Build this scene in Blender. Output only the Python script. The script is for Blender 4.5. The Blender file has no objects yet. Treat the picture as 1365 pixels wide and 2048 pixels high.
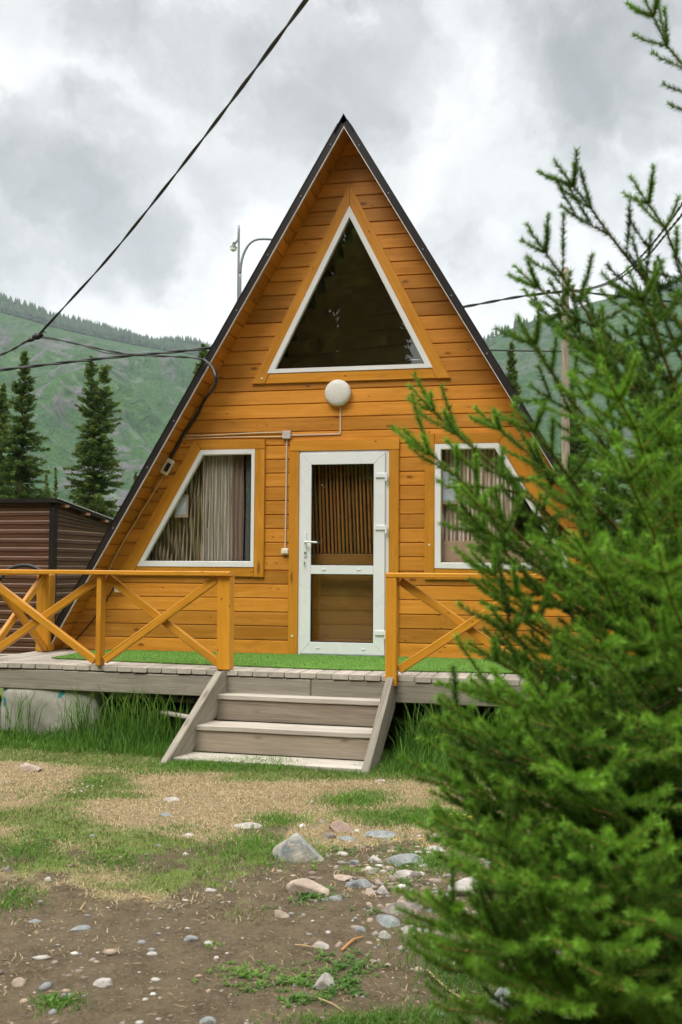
import bpy, math, random
import numpy as np
from mathutils import Vector, Matrix
scene = bpy.context.scene
COL = scene.collection
R = math.radians
rng = np.random.default_rng(7)
random.seed(7)

# ------------------------------------------------------------------ camera
F_PX = 2107.03                       # focal length in pixels of the 1365 px wide photograph
YAW, PITCH, ROLL = -.2193, .0532, .0067
CAM = np.array([2.2036, -10.2118, .8681])
_cy, _sy = math.cos(YAW), math.sin(YAW)
FWD = np.array([_sy*math.cos(PITCH), _cy*math.cos(PITCH), math.sin(PITCH)])
_r = np.array([_cy, -_sy, 0.]); _u = np.cross(_r, FWD)
RT = math.cos(ROLL)*_r + math.sin(ROLL)*_u
UP = -math.sin(ROLL)*_r + math.cos(ROLL)*_u
camd = bpy.data.cameras.new('camera'); cam = bpy.data.objects.new('camera', camd); COL.objects.link(cam)
m = Matrix.Identity(4)
for i in range(3):
    m[i][0], m[i][1], m[i][2], m[i][3] = RT[i], UP[i], -FWD[i], CAM[i]
cam.matrix_world = m
camd.sensor_fit = 'HORIZONTAL'; camd.sensor_width = 24.0; camd.lens = 24.0*F_PX/1365
camd.clip_start = .05; camd.clip_end = 20000
camd.dof.use_dof = True; camd.dof.focus_distance = 10.0; camd.dof.aperture_fstop = 5.0
scene.camera = cam

# ------------------------------------------------------------------ world, sun, exposure
SUN_EL, SUN_AZ = R(52), R(205)        # azimuth clockwise from +Y: behind and left of the camera
world = bpy.data.worlds.new('World'); scene.world = world; world.use_nodes = True
wt = world.node_tree; wt.nodes.clear()
def wn(t, **k):
    n = wt.nodes.new(t)
    for a, b in k.items(): setattr(n, a, b)
    return n
def pdir(x, y):
    d = (x-682.5)*RT - (y-1024)*UP + F_PX*FWD
    return d/np.linalg.norm(d)
tc = wn('ShaderNodeTexCoord')
sky = wn('ShaderNodeTexSky', sky_type='NISHITA', sun_disc=False, sun_elevation=SUN_EL, sun_rotation=SUN_AZ)
skys = wn('ShaderNodeVectorMath', operation='SCALE'); skys.inputs['Scale'].default_value = .10
wt.links.new(sky.outputs[0], skys.inputs[0])
warp = wn('ShaderNodeTexNoise'); warp.inputs['Scale'].default_value = 5; warp.inputs['Detail'].default_value = 6; warp.inputs['Roughness'].default_value = .58
wt.links.new(tc.outputs['Generated'], warp.inputs['Vector'])
w0 = wn('ShaderNodeVectorMath', operation='SUBTRACT'); w0.inputs[1].default_value = (.5, .5, .5)
wt.links.new(warp.outputs['Color'], w0.inputs[0])
w1 = wn('ShaderNodeVectorMath', operation='SCALE'); w1.inputs['Scale'].default_value = .30
wt.links.new(w0.outputs[0], w1.inputs[0])
w2 = wn('ShaderNodeVectorMath', operation='ADD')
wt.links.new(tc.outputs['Generated'], w2.inputs[0]); wt.links.new(w1.outputs[0], w2.inputs[1])
w3 = wn('ShaderNodeVectorMath', operation='NORMALIZE'); wt.links.new(w2.outputs[0], w3.inputs[0])
acc = None
# grey undersides of the cloud deck: (direction as seen from the meadow, angular radius, darkness)
for bx, by, rad, st in ((120, 440, 6.5, .62), (-40, 480, 6.5, .5), (290, 420, 5.5, .45), (480, 50, 7.5, .52), (320, 130, 3.5, .25), (620, 320, 5.5, .42),
                        (700, 20, 5, .35), (1190, 20, 7.5, .55), (1370, 190, 7.5, .5), (1010, 420, 6, .25), (1250, 330, 5, .3), (60, 350, 4, .4), (1330, 0, 8, .4),
                        (400, -700, 22, .5), (1300, -600, 20, .5), (-900, 200, 16, .5), (2400, 100, 16, .5)):
    d = pdir(bx, by)
    dt = wn('ShaderNodeVectorMath', operation='DOT_PRODUCT'); dt.inputs[1].default_value = d
    wt.links.new(w3.outputs[0], dt.inputs[0])
    mr = wn('ShaderNodeMapRange', interpolation_type='SMOOTHSTEP'); mr.inputs['From Min'].default_value = math.cos(R(rad)); mr.inputs['From Max'].default_value = 1.0
    mr.inputs['To Max'].default_value = st
    wt.links.new(dt.outputs['Value'], mr.inputs['Value'])
    if acc is None: acc = mr.outputs[0]
    else:
        ad = wn('ShaderNodeMath', operation='ADD'); wt.links.new(acc, ad.inputs[0]); wt.links.new(mr.outputs[0], ad.inputs[1]); acc = ad.outputs[0]
fine = wn('ShaderNodeTexNoise'); fine.inputs['Scale'].default_value = 10; fine.inputs['Detail'].default_value = 8; fine.inputs['Roughness'].default_value = .56
wt.links.new(w2.outputs[0], fine.inputs['Vector'])
fm = wn('ShaderNodeMapRange'); fm.inputs['From Min'].default_value = .3; fm.inputs['From Max'].default_value = .7; fm.inputs['To Min'].default_value = .15; fm.inputs['To Max'].default_value = 1.45
wt.links.new(fine.outputs['Fac'], fm.inputs['Value'])
b2 = wn('ShaderNodeTexNoise'); b2.inputs['Scale'].default_value = 4.2; b2.inputs['Detail'].default_value = 7; b2.inputs['Roughness'].default_value = .55
bst = wn('ShaderNodeVectorMath', operation='MULTIPLY'); bst.inputs[1].default_value = (1, 1, 2.2); wt.links.new(w2.outputs[0], bst.inputs[0]); wt.links.new(bst.outputs[0], b2.inputs['Vector'])
b3 = wn('ShaderNodeMapRange', interpolation_type='SMOOTHSTEP'); b3.inputs['From Min'].default_value = .50; b3.inputs['From Max'].default_value = .72; b3.inputs['To Max'].default_value = .30; wt.links.new(b2.outputs['Fac'], b3.inputs['Value'])
ad2 = wn('ShaderNodeMath', operation='ADD'); wt.links.new(acc, ad2.inputs[0]); wt.links.new(b3.outputs[0], ad2.inputs[1])
am0 = wn('ShaderNodeMath', operation='MULTIPLY'); wt.links.new(ad2.outputs[0], am0.inputs[0]); wt.links.new(fm.outputs[0], am0.inputs[1])
am1 = wn('ShaderNodeMath', operation='ADD'); wt.links.new(am0.outputs[0], am1.inputs[0]); am1.inputs[1].default_value = .62
am2 = wn('ShaderNodeMath', operation='DIVIDE'); wt.links.new(am0.outputs[0], am2.inputs[0]); wt.links.new(am1.outputs[0], am2.inputs[1])
am = wn('ShaderNodeMath', operation='MULTIPLY', use_clamp=True); wt.links.new(am2.outputs[0], am.inputs[0]); am.inputs[1].default_value = 1.22
cm = wn('ShaderNodeMix', data_type='RGBA'); cm.inputs[6].default_value = (.76, .76, .765, 1); cm.inputs[7].default_value = (.235, .243, .250, 1)
wt.links.new(am.outputs[0], cm.inputs[0])
# an overcast sky is brighter overhead than near the hills
sep = wn('ShaderNodeSeparateXYZ'); wt.links.new(tc.outputs['Generated'], sep.inputs[0])
ze = wn('ShaderNodeMapRange', interpolation_type='SMOOTHSTEP'); ze.inputs['From Min'].default_value = .52; ze.inputs['From Max'].default_value = .85
ze.inputs['To Min'].default_value = 1.0; ze.inputs['To Max'].default_value = 3.0
wt.links.new(sep.outputs[2], ze.inputs['Value'])
cz = wn('ShaderNodeVectorMath', operation='SCALE'); wt.links.new(cm.outputs[2], cz.inputs[0]); wt.links.new(ze.outputs[0], cz.inputs['Scale'])
fin = wn('ShaderNodeMix', data_type='RGBA'); fin.inputs[0].default_value = .96
wt.links.new(skys.outputs[0], fin.inputs[6]); wt.links.new(cz.outputs[0], fin.inputs[7])
bg = wn('ShaderNodeBackground'); bg.inputs['Strength'].default_value = 1.0
wt.links.new(fin.outputs[2], bg.inputs['Color'])
wo = wn('ShaderNodeOutputWorld'); wt.links.new(bg.outputs[0], wo.inputs['Surface'])

sd = bpy.data.lights.new('sun', 'SUN'); sd.energy = 1.5; sd.angle = R(28); sd.color = (1, .96, .9)
sun = bpy.data.objects.new('sun', sd); COL.objects.link(sun)
sv = Vector((math.sin(SUN_AZ)*math.cos(SUN_EL), math.cos(SUN_AZ)*math.cos(SUN_EL), math.sin(SUN_EL)))
sun.rotation_euler = sv.to_track_quat('Z', 'Y').to_euler()
scene.view_settings.view_transform = 'Standard'; scene.view_settings.look = 'None'
scene.view_settings.exposure = 0.65; scene.view_settings.gamma = 1; scene.view_settings.use_curve_mapping = False
scene.render.engine = 'CYCLES'
scene.cycles.max_bounces = 6; scene.cycles.transparent_max_bounces = 12; scene.cycles.volume_bounces = 0

# ------------------------------------------------------------------ helpers
def ray(x, y): return (x-682.5)*RT - (y-1024)*UP + F_PX*FWD
def P(x, y, d): return CAM + ray(x, y)*d/F_PX              # the point d metres in front of the camera
def onz(x, y, z):
    r = ray(x, y); return CAM + r*(z-CAM[2])/r[2]
def ony(x, y, Y):
    r = ray(x, y); return CAM + r*(Y-CAM[1])/r[1]

def hsh(ix, iy, s=0):
    n = (ix.astype(np.int64)*374761393 + iy.astype(np.int64)*668265263 + s*982451653) & 0x7fffffff
    n = ((n ^ (n >> 13))*1274126177) & 0x7fffffff
    n = n ^ (n >> 16)
    return (n & 0xffff)/65535.
def vnoise(x, y, s=0):
    x = np.asarray(x, float); y = np.asarray(y, float)
    ix = np.floor(x).astype(np.int64); iy = np.floor(y).astype(np.int64); fx = x-ix; fy = y-iy
    fx = fx*fx*(3-2*fx); fy = fy*fy*(3-2*fy)
    a = hsh(ix, iy, s); b = hsh(ix+1, iy, s); c = hsh(ix, iy+1, s); d = hsh(ix+1, iy+1, s)
    return (a*(1-fx)+b*fx)*(1-fy)+(c*(1-fx)+d*fx)*fy
def fbm(x, y, s=0, o=4):
    t = 0; a = .5; f = 1.
    for i in range(o):
        t = t + a*vnoise(np.asarray(x)*f, np.asarray(y)*f, s+i*17); a *= .5; f *= 2.03
    return t/(1-.5**o)
def sst(a, b, x):
    t = np.clip((x-a)/(b-a), 0, 1); return t*t*(3-2*t)

ORG = {}
def tag(o, label=None, cat=None, group=None, kind=None):
    if label: o['label'] = label
    if cat: o['category'] = cat
    if group: o['group'] = group
    if kind: o['kind'] = kind
    return o
def empty(name, loc, label, cat, group=None):
    o = bpy.data.objects.new(name, None); COL.objects.link(o); o.location = loc; o.empty_display_size = .1
    ORG[o.name] = np.array(loc, float)
    return tag(o, label, cat, group)

def unit(v): v = np.array(v, float); return v/max(1e-12, np.linalg.norm(v))
class MB:
    def __init__(s): s.v = []; s.f = []; s.g = []; s.t = []; s.n = 0
    def add(s, verts, faces, gd=(1, 0, 0), tint=None, gu=(0, 0, 1)):
        V = np.array(verts, float)
        a = unit(gd); b = np.array(gu, float); b = b - a*(a@b)
        if np.linalg.norm(b) < 1e-6: b = np.array([0, 1., 0]) - a*a[1]
        b = unit(b); c = np.cross(a, b)
        off = rng.uniform(-20, 20, 3)
        s.g.append(np.stack([V@a, V@b, V@c], 1)+off)
        t = rng.random() if tint is None else tint
        s.t.append(np.full(len(V), t) if np.isscalar(t) else np.asarray(t))
        s.v.append(V); n = s.n
        s.f += [[i+n for i in f] for f in faces]; s.n += len(V)
    def box(s, lo, hi, gd=(1, 0, 0), ch=.004, tint=None):
        lo = np.array(lo, float); hi = np.array(hi, float); c = (lo+hi)/2; h = (hi-lo)/2
        ax = int(np.argmax(np.abs(gd)))
        d = np.zeros(3); d[ax] = 1; up = (0, 0, 1) if ax != 2 else (0, 1, 0)
        u = unit(np.cross(up, d)); w = np.cross(d, u)
        s.beam(c-d*h[ax], c+d*h[ax], 2*abs(h@np.abs(u)), 2*abs(h@np.abs(w)), up, ch, tint)
    def beam(s, p0, p1, w, h, up=(0, 0, 1), ch=.004, tint=None, sub=1, wob=0):
        p0 = np.array(p0, float); p1 = np.array(p1, float); d = unit(p1-p0)
        u = unit(np.cross(up, d)); n = np.cross(d, u)
        ch = min(ch, w*.3, h*.3); a, b = w/2, h/2
        sec = [(-a+ch, -b), (a-ch, -b), (a, -b+ch), (a, b-ch), (a-ch, b), (-a+ch, b), (-a, b-ch), (-a, -b+ch)]
        V = []; Fc = []
        L = np.linalg.norm(p1-p0)
        st = [(0, ch), (min(ch, L*.2), 0)] + [(L*k/sub, 0) for k in range(1, sub)] + [(L-min(ch, L*.2), 0), (L, ch)]
        for (q, ins) in st:
            ox = 0 if not wob else rng.uniform(-wob, wob); oy = 0 if not wob else rng.uniform(-wob, wob)
            for x, y in sec:
                k = 1-ins/max(a, b)
                V.append(p0+d*q+u*(x*k+ox)+n*(y*k+oy))
        m_ = len(st)
        for k in range(m_-1):
            for j in range(8):
                Fc.append([k*8+j, k*8+(j+1) % 8, (k+1)*8+(j+1) % 8, (k+1)*8+j])
        Fc.append(list(range(7, -1, -1))); Fc.append([(m_-1)*8+j for j in range(8)])
        s.add(V, Fc, d, tint, n)
    def prism(s, poly, y0, y1, gd=(1, 0, 0), ch=.004, tint=None):
        """convex polygon in X,Z pushed from y0 (back) to y1 (front)"""
        p = np.array(poly, float); n = len(p)
        A = sum(p[i][0]*p[(i+1) % n][1]-p[(i+1) % n][0]*p[i][1] for i in range(n))
        if A < 0: p = p[::-1]
        ins = []
        for i in range(n):
            e0 = unit(p[i]-p[i-1]); e1 = unit(p[(i+1) % n]-p[i])
            n0 = np.array([-e0[1], e0[0]]); n1 = np.array([-e1[1], e1[0]])
            b = n0+n1; b = b/max(.3, b@b)*2; ins.append(p[i]+b*ch*.5*1.0*2*.5)
        dy = ch if y1 > y0 else -ch
        V = [(a, y0, b) for a, b in p]+[(a, y1-dy, b) for a, b in p]+[(a, y1, b) for a, b in ins]
        Fc = [list(range(n))]
        for k in range(2):
            for j in range(n):
                Fc.append([k*n+j, (k+1)*n+j, (k+1)*n+(j+1) % n, k*n+(j+1) % n])
        Fc.append([2*n+j for j in range(n-1, -1, -1)])
        s.add(V, Fc, gd, tint)
    def ring(s, outer, inner, y0, y1, ch=.006):
        n = len(outer); o = np.array(outer, float); i_ = np.array(inner, float)
        c = i_.mean(0)
        V = [(a, y0, b) for a, b in o]+[(a, y1, b) for a, b in o]+[(a, y1, b) for a, b in i_]
        i2 = [q+(c-q)/np.linalg.norm(c-q)*ch*1.5 for q in i_]
        V += [(a, y1+.018, b) for a, b in i2]+[(a, y0, b) for a, b in i2]
        Fc = []
        for k in range(4):
            for j in range(n): Fc.append([k*n+j, (k+1)*n+j, (k+1)*n+(j+1) % n, k*n+(j+1) % n])
        s.add(V, Fc, (1, 0, 0), .5)
    def tube(s, pts, r, seg=8, caps=True, tint=None, cr=True):
        pts = np.array(pts, float)
        if cr and len(pts) > 2:
            pts = crom(pts, 6)
        n = len(pts); rr = np.interp(np.linspace(0, 1, n), np.linspace(0, 1, len(r)), r) if hasattr(r, '__len__') else np.full(n, r)
        V = []; prev = None
        for i in range(n):
            d = unit(pts[min(i+1, n-1)]-pts[max(i-1, 0)])
            if prev is None:
                a = np.array([0, 0, 1.]) if abs(d[2]) < .9 else np.array([1., 0, 0])
                u = unit(np.cross(d, a))
            else: u = unit(prev-d*(prev@d))
            w = np.cross(d, u); prev = u
            for k in range(seg):
                t = 2*math.pi*k/seg; V.append(pts[i]+rr[i]*(math.cos(t)*u+math.sin(t)*w))
        Fc = []
        for i in range(n-1):
            for k in range(seg): Fc.append([i*seg+k, i*seg+(k+1) % seg, (i+1)*seg+(k+1) % seg, (i+1)*seg+k])
        if caps: Fc.append(list(range(seg-1, -1, -1))); Fc.append([(n-1)*seg+k for k in range(seg)])
        s.add(V, Fc, unit(pts[-1]-pts[0]), tint)
    def lathe(s, prof, c, axis=(0, 0, 1), seg=32, tint=None):
        a = unit(axis); t = np.array([0, 0, 1.]) if abs(a[2]) < .9 else np.array([1., 0, 0]); u = unit(np.cross(a, t)); w = np.cross(a, u)
        V = []; n = len(prof)
        for r, h in prof:
            for k in range(seg):
                q = 2*math.pi*k/seg; V.append(np.array(c)+a*h+r*(math.cos(q)*u+math.sin(q)*w))
        Fc = []
        for i in range(n-1):
            for k in range(seg): Fc.append([i*seg+k, i*seg+(k+1) % seg, (i+1)*seg+(k+1) % seg, (i+1)*seg+k])
        Fc.append(list(range(seg-1, -1, -1))); Fc.append([(n-1)*seg+k for k in range(seg)])
        s.add(V, Fc, a, tint)
    def build(s, name, mat, parent=None, loc=None, smooth=False):
        V = np.concatenate(s.v)
        if parent is not None: org = ORG[parent.name]
        elif loc is not None: org = np.array(loc, float)
        else:
            lo = V.min(0); hi = V.max(0); org = np.array([(lo[0]+hi[0])/2, (lo[1]+hi[1])/2, lo[2]])
        me = bpy.data.meshes.new(name); me.from_pydata((V-org).tolist(), [], s.f); me.materials.append(mat)
        at = me.attributes.new('gr', 'FLOAT_VECTOR', 'POINT'); at.data.foreach_set('vector', np.concatenate(s.g).astype(np.float32).ravel())
        at = me.attributes.new('tint', 'FLOAT', 'POINT'); at.data.foreach_set('value', np.concatenate(s.t).astype(np.float32))
        if smooth: me.polygons.foreach_set('use_smooth', [True]*len(me.polygons))
        me.update()
        o = bpy.data.objects.new(name, me); COL.objects.link(o)
        if parent is not None: o.parent = parent
        else: o.location = org
        ORG[o.name] = org
        return o
def crom(p, k):
    out = []
    n = len(p)
    for i in range(n-1):
        a = p[max(i-1, 0)]; b = p[i]; c = p[i+1]; d = p[min(i+2, n-1)]
        for j in range(k):
            t = j/k
            out.append(.5*((2*b)+(-a+c)*t+(2*a-5*b+4*c-d)*t*t+(-a+3*b-3*c+d)*t**3))
    out.append(p[-1]); return np.array(out)
def bigmesh(name, V, T, mat, parent=None, loc=(0, 0, 0), tint=None, smooth=False, k=3):
    """large mesh from arrays; T is (n,k) faces"""
    org = ORG[parent.name] if parent is not None else np.array(loc, float)
    me = bpy.data.meshes.new(name); V = np.asarray(V)-org; T = np.asarray(T)
    me.vertices.add(len(V)); me.vertices.foreach_set('co', V.astype(np.float32).ravel())
    me.loops.add(len(T)*k); me.loops.foreach_set('vertex_index', T.astype(np.int32).ravel())
    me.polygons.add(len(T)); me.polygons.foreach_set('loop_start', (np.arange(len(T))*k).astype(np.int32)); me.polygons.foreach_set('loop_total', np.full(len(T), k, np.int32))
    if smooth: me.polygons.foreach_set('use_smooth', np.ones(len(T), bool))
    me.materials.append(mat)
    if tint is not None:
        at = me.attributes.new('tint', 'FLOAT', 'POINT'); at.data.foreach_set('value', np.asarray(tint).astype(np.float32))
    me.update(calc_edges=True)
    o = bpy.data.objects.new(name, me); COL.objects.link(o)
    if parent is not None: o.parent = parent
    else: o.location = org
    ORG[o.name] = org
    return o

# ------------------------------------------------------------------ materials
class NT:
    def __init__(s, name):
        s.m = bpy.data.materials.new(name); s.m.use_nodes = True; s.t = s.m.node_tree; s.t.nodes.clear()
        s.out = s.n('ShaderNodeOutputMaterial'); s.b = s.n('ShaderNodeBsdfPrincipled'); s.l(s.b.outputs[0], s.out.inputs[0])
    def n(s, t, **k):
        n = s.t.nodes.new(t)
        for a, b in k.items(): setattr(n, a, b)
        return n
    def l(s, a, b): s.t.links.new(a, b)
    def coord(s, kind='Object', sc=(1, 1, 1)):
        if kind == 'gr': c = s.n('ShaderNodeAttribute', attribute_name='gr').outputs['Vector']
        elif kind == 'pos': c = s.n('ShaderNodeNewGeometry').outputs['Position']
        else: c = s.n('ShaderNodeTexCoord').outputs[kind]
        mp = s.n('ShaderNodeMapping'); mp.inputs['Scale'].default_value = sc; s.l(c, mp.inputs[0]); return mp.outputs[0]
    def noise(s, vec, scale=1, detail=4, rough=.55, dist=0):
        n = s.n('ShaderNodeTexNoise'); n.inputs['Scale'].default_value = scale; n.inputs['Detail'].default_value = detail
        n.inputs['Roughness'].default_value = rough; n.inputs['Distortion'].default_value = dist; s.l(vec, n.inputs['Vector']); return n.outputs['Fac']
    def mr(s, v, a, b, c=0., d=1., sm=False):
        n = s.n('ShaderNodeMapRange'); n.interpolation_type = 'SMOOTHSTEP' if sm else 'LINEAR'
        for i, q in zip((1, 2, 3, 4), (a, b, c, d)): n.inputs[i].default_value = q
        s.l(v, n.inputs[0]); return n.outputs[0]
    def mix(s, f, a, b, bt='MIX'):
        n = s.n('ShaderNodeMix', data_type='RGBA', blend_type=bt)
        for sk, q in ((n.inputs[0], f), (n.inputs[6], a), (n.inputs[7], b)):
            if hasattr(q, 'is_output') or isinstance(q, bpy.types.NodeSocket): s.l(q, sk)
            elif isinstance(q, (int, float)): sk.default_value = q
            else: sk.default_value = (*q, 1)
        return n.outputs[2]
    def math(s, op, a, b=None, clamp=False):
        n = s.n('ShaderNodeMath', operation=op, use_clamp=clamp)
        for i, q in enumerate((a, b)):
            if q is None: continue
            if isinstance(q, bpy.types.NodeSocket): s.l(q, n.inputs[i])
            else: n.inputs[i].default_value = q
        return n.outputs[0]
    def attr(s, nm='tint'): return s.n('ShaderNodeAttribute', attribute_name=nm).outputs['Fac']
    def bump(s, h, dist=.002, st=.5):
        n = s.n('ShaderNodeBump'); n.inputs['Strength'].default_value = st; n.inputs['Distance'].default_value = dist
        s.l(h, n.inputs['Height']); s.l(n.outputs[0], s.b.inputs['Normal'])
    def set(s, color=None, rough=None, spec=None, metal=None):
        for nm, q in (('Base Color', color), ('Roughness', rough), ('Specular IOR Level', spec), ('Metallic', metal)):
            if q is None: continue
            if isinstance(q, bpy.types.NodeSocket): s.l(q, s.b.inputs[nm])
            elif isinstance(q, tuple): s.b.inputs[nm].default_value = (*q, 1)
            else: s.b.inputs[nm].default_value = q
        return s.m

def wood(name, c0, c1, rough=.5, knots=.9, tintamt=.22, spec=.4, grain=1.0, knotc=(.12, .035, .006), crack=0, kd=1.0):
    t = NT(name)
    v = t.coord('gr', (1.6, 30, 30))
    g = t.noise(v, 1.0, 6, .62, .6)
    v2 = t.coord('gr', (5, 120, 120)); g2 = t.noise(v2, 1.0, 3, .6)
    big = t.noise(t.coord('gr', (.9, 2.5, 2.5)), 1, 3)
    col = t.mix(t.mr(g, .3, .72), c0, c1)
    col = t.mix(t.math('MULTIPLY', t.mr(g2, .35, .7), .28*grain), col, tuple(q*.62 for q in c0))
    col = t.mix(t.mr(big, .3, .75, 0, .4), col, tuple(q*.78 for q in c0))
    tn = t.mr(t.attr(), 0, 1, 1-tintamt, 1+tintamt*.75)
    cmb = t.n('ShaderNodeCombineColor')
    for i in range(3): t.l(tn, cmb.inputs[i])
    col = t.mix(1.0, col, cmb.outputs[0], 'MULTIPLY')
    if knots:
        vo = t.n('ShaderNodeTexVoronoi', feature='F1'); vo.inputs['Scale'].default_value = 1; vo.inputs['Randomness'].default_value = 1
        t.l(t.coord('gr', (3.2*kd, 7.5, 7.5)), vo.inputs['Vector'])
        wob = t.math('ADD', vo.outputs['Distance'], t.math('MULTIPLY', t.noise(t.coord('gr', (22, 50, 50)), 1, 2), .07))
        k = t.mr(wob, .12, .20, 1, 0, True)
        # only some cells carry a knot
        sp = t.n('ShaderNodeSeparateColor'); t.l(vo.outputs['Color'], sp.inputs[0])
        k = t.math('MULTIPLY', k, t.math('GREATER_THAN', sp.outputs[0], .45))
        col = t.mix(t.math('MULTIPLY', k, knots), col, knotc)
        halo = t.math('MULTIPLY', t.mr(wob, .1, .3, .3, 0, True), t.math('GREATER_THAN', sp.outputs[0], .45))
        col = t.mix(halo, col, tuple(q*.7 for q in c0))
    if knots >= .8:                 # pin knots and nail heads
        vp = t.n('ShaderNodeTexVoronoi', feature='F1'); vp.inputs['Scale'].default_value = 1; t.l(t.coord('gr', (7, 16, 16)), vp.inputs['Vector'])
        s2_ = t.n('ShaderNodeSeparateColor'); t.l(vp.outputs['Color'], s2_.inputs[0])
        col = t.mix(t.math('MULTIPLY', t.mr(vp.outputs['Distance'], .07, .12, .9, 0, True), t.math('GREATER_THAN', s2_.outputs[1], .62)), col, knotc)
        st_ = t.noise(t.coord('gr', (2.5, 9, 9)), 1, 5, .6); col = t.mix(t.mr(st_, .55, .75, 0, .5), col, tuple(q*.55 for q in c0)); col = t.mix(t.mr(st_, .25, .42, .35, 0), col, tuple(min(1, q*1.25+.02) for q in c1))
    if crack:
        cr = t.noise(t.coord('gr', (.8, 70, 70)), 1, 2, .5, .3)
        cm_ = t.mr(cr, .66, .70, 0, crack)
        col = t.mix(cm_, col, (.03, .025, .02))
    t.bump(t.math('ADD', g, g2), .0012, .35*grain)
    rr = t.mr(g, .2, .8, rough-.08, rough+.12)
    return t.set(col, rr, spec)

WALL = wood('stained_siding', (.51, .192, .015), (.69, .30, .042), .40, 1.0, .30, .4)
SOFF = wood('stained_soffit', (.44, .160, .013), (.60, .24, .028), .42, .95, .18, .35)
TRIM = wood('stained_trim', (.50, .20, .014), (.64, .285, .028), .38, .8, .10, .35, kd=.6)
RAIL = wood('stained_rail', (.56, .232, .012), (.72, .335, .030), .40, .85, .12, .4, crack=.45, kd=.6)
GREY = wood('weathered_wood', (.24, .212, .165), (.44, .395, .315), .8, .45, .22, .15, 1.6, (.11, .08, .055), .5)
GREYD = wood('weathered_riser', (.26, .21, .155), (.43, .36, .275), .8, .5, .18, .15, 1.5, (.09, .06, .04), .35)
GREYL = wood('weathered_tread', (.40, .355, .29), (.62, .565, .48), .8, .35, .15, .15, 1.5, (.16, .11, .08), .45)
DARKW = wood('reflection_slat_wood', (.27, .115, .022), (.40, .175, .040), .5, .3, .3, .3)
PANW = wood('panel_wood', (.27, .13, .028), (.34, .17, .045), .35, .3, .1, .4)

def simple(name, c, rough=.5, spec=.4, metal=0, var=.12, sc=8, dirt=0, dc=(.2, .18, .14), bump=0):
    t = NT(name)
    n = t.noise(t.coord('Object'), sc, 5)
    col = t.mix(t.mr(n, .3, .7), tuple(q*(1-var) for q in c), tuple(min(1, q*(1+var)) for q in c))
    if dirt:
        d = t.noise(t.coord('Object', (1, 1, .3)), sc*.6, 6, .65)
        col = t.mix(t.mr(d, .5, .8, 0, dirt), col, dc)
    if bump: t.bump(t.noise(t.coord('Object'), sc*6, 4), bump, .6)
    return t.set(col, t.mr(n, .2, .8, rough*.85, min(1, rough*1.15)), spec, metal)
PVC = simple('white_pvc', (.72, .735, .73), .28, .5, 0, .03, 3, .12, (.5, .48, .42))
PVC2 = simple('white_pvc_window', (.72, .72, .70), .3, .5, 0, .03, 3, .15, (.5, .47, .4))
RUB = simple('black_rubber', (.012, .012, .012), .5, .4, 0, .2, 12)
CABLE = simple('black_cable', (.02, .02, .022), .45, .4, 0, .3, 9)
BROWN = simple('brown_metal_trim', (.014, .010, .009), .5, .3, 0, .15, 4, .1, (.04, .03, .025))
EDGE = simple('pale_metal_edge', (.62, .58, .55), .4, .5, .3, .1, 8)
STEEL = simple('galvanised_steel', (.24, .26, .26), .45, .5, .6, .15, 6)
LAMPM = simple('lamp_diffuser', (.62, .60, .54), .55, .35, 0, .1, 40, .35, (.45, .43, .36))
CREAM = simple('cream_plastic', (.72, .66, .52), .4, .4, 0, .04, 6)
GREYPL = simple('grey_plastic', (.50, .44, .42), .45, .4, 0, .05, 12)
CONDUIT = simple('conduit_plastic', (.55, .42, .30), .45, .4, 0, .08, 9)
TRUNKM = simple('bark', (.16, .09, .05), .9, .1, 0, .35, 30, .4, (.07, .05, .035), .004)
SACK = None
t = NT('turf_mat'); n1 = t.noise(t.coord('Object'), 160, 3); n2 = t.noise(t.coord('Object'), 6, 4)
TURF = t.set(t.mix(t.mr(n2, .3, .7, 0, .35), t.mix(t.mr(n1, .3, .7), (.085, .195, .03), (.16, .30, .06)), (.12, .25, .05)), .85, .1)
t = NT('woven_sack'); w = t.n('ShaderNodeTexVoronoi'); w.inputs['Scale'].default_value = 2.6; t.l(t.coord('gr'), w.inputs['Vector'])
n1 = t.noise(t.coord('Object'), 4, 5); n2 = t.noise(t.coord('gr', (1, 1, 1)), 2.6, 2, .4)
teal = t.mr(n2, .655, .66)
col = t.mix(t.mr(n1, .35, .7), (.30, .285, .23), (.44, .42, .36)); col = t.mix(teal, col, (.03, .24, .24))
t.bump(t.noise(t.coord('Object'), 9, 5), .02, .6)
SACK = t.set(col, .6, .3)

def glassmat(name, tint, refl, rough=.0):
    t = NT(name); t.t.nodes.remove(t.b)
    tr = t.n('ShaderNodeBsdfTransparent'); tr.inputs[0].default_value = (*tint, 1)
    gl = t.n('ShaderNodeBsdfGlossy'); gl.inputs['Roughness'].default_value = rough; gl.inputs[0].default_value = (.95, 1, .96, 1)
    bn = t.n('ShaderNodeBump'); bn.inputs['Strength'].default_value = .25; bn.inputs['Distance'].default_value = .004
    t.l(t.noise(t.coord('Object'), 2.2, 2), bn.inputs['Height']); t.l(bn.outputs[0], gl.inputs['Normal'])
    lw_ = t.n('ShaderNodeLayerWeight'); lw_.inputs[0].default_value = .5
    f = t.math('ADD', t.math('MULTIPLY', t.math('POWER', lw_.outputs['Facing'], 5.0), .8), refl, True)
    mx = t.n('ShaderNodeMixShader'); t.l(f, mx.inputs[0]); t.l(tr.outputs[0], mx.inputs[1]); t.l(gl.outputs[0], mx.inputs[2])
    t.l(mx.outputs[0], t.out.inputs[0]); return t.m
GLASS = glassmat('window_glass', (.92, .93, .92), .10)
GLASSD = glassmat('upper_window_glass', (.9, .93, .88), .12)
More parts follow.
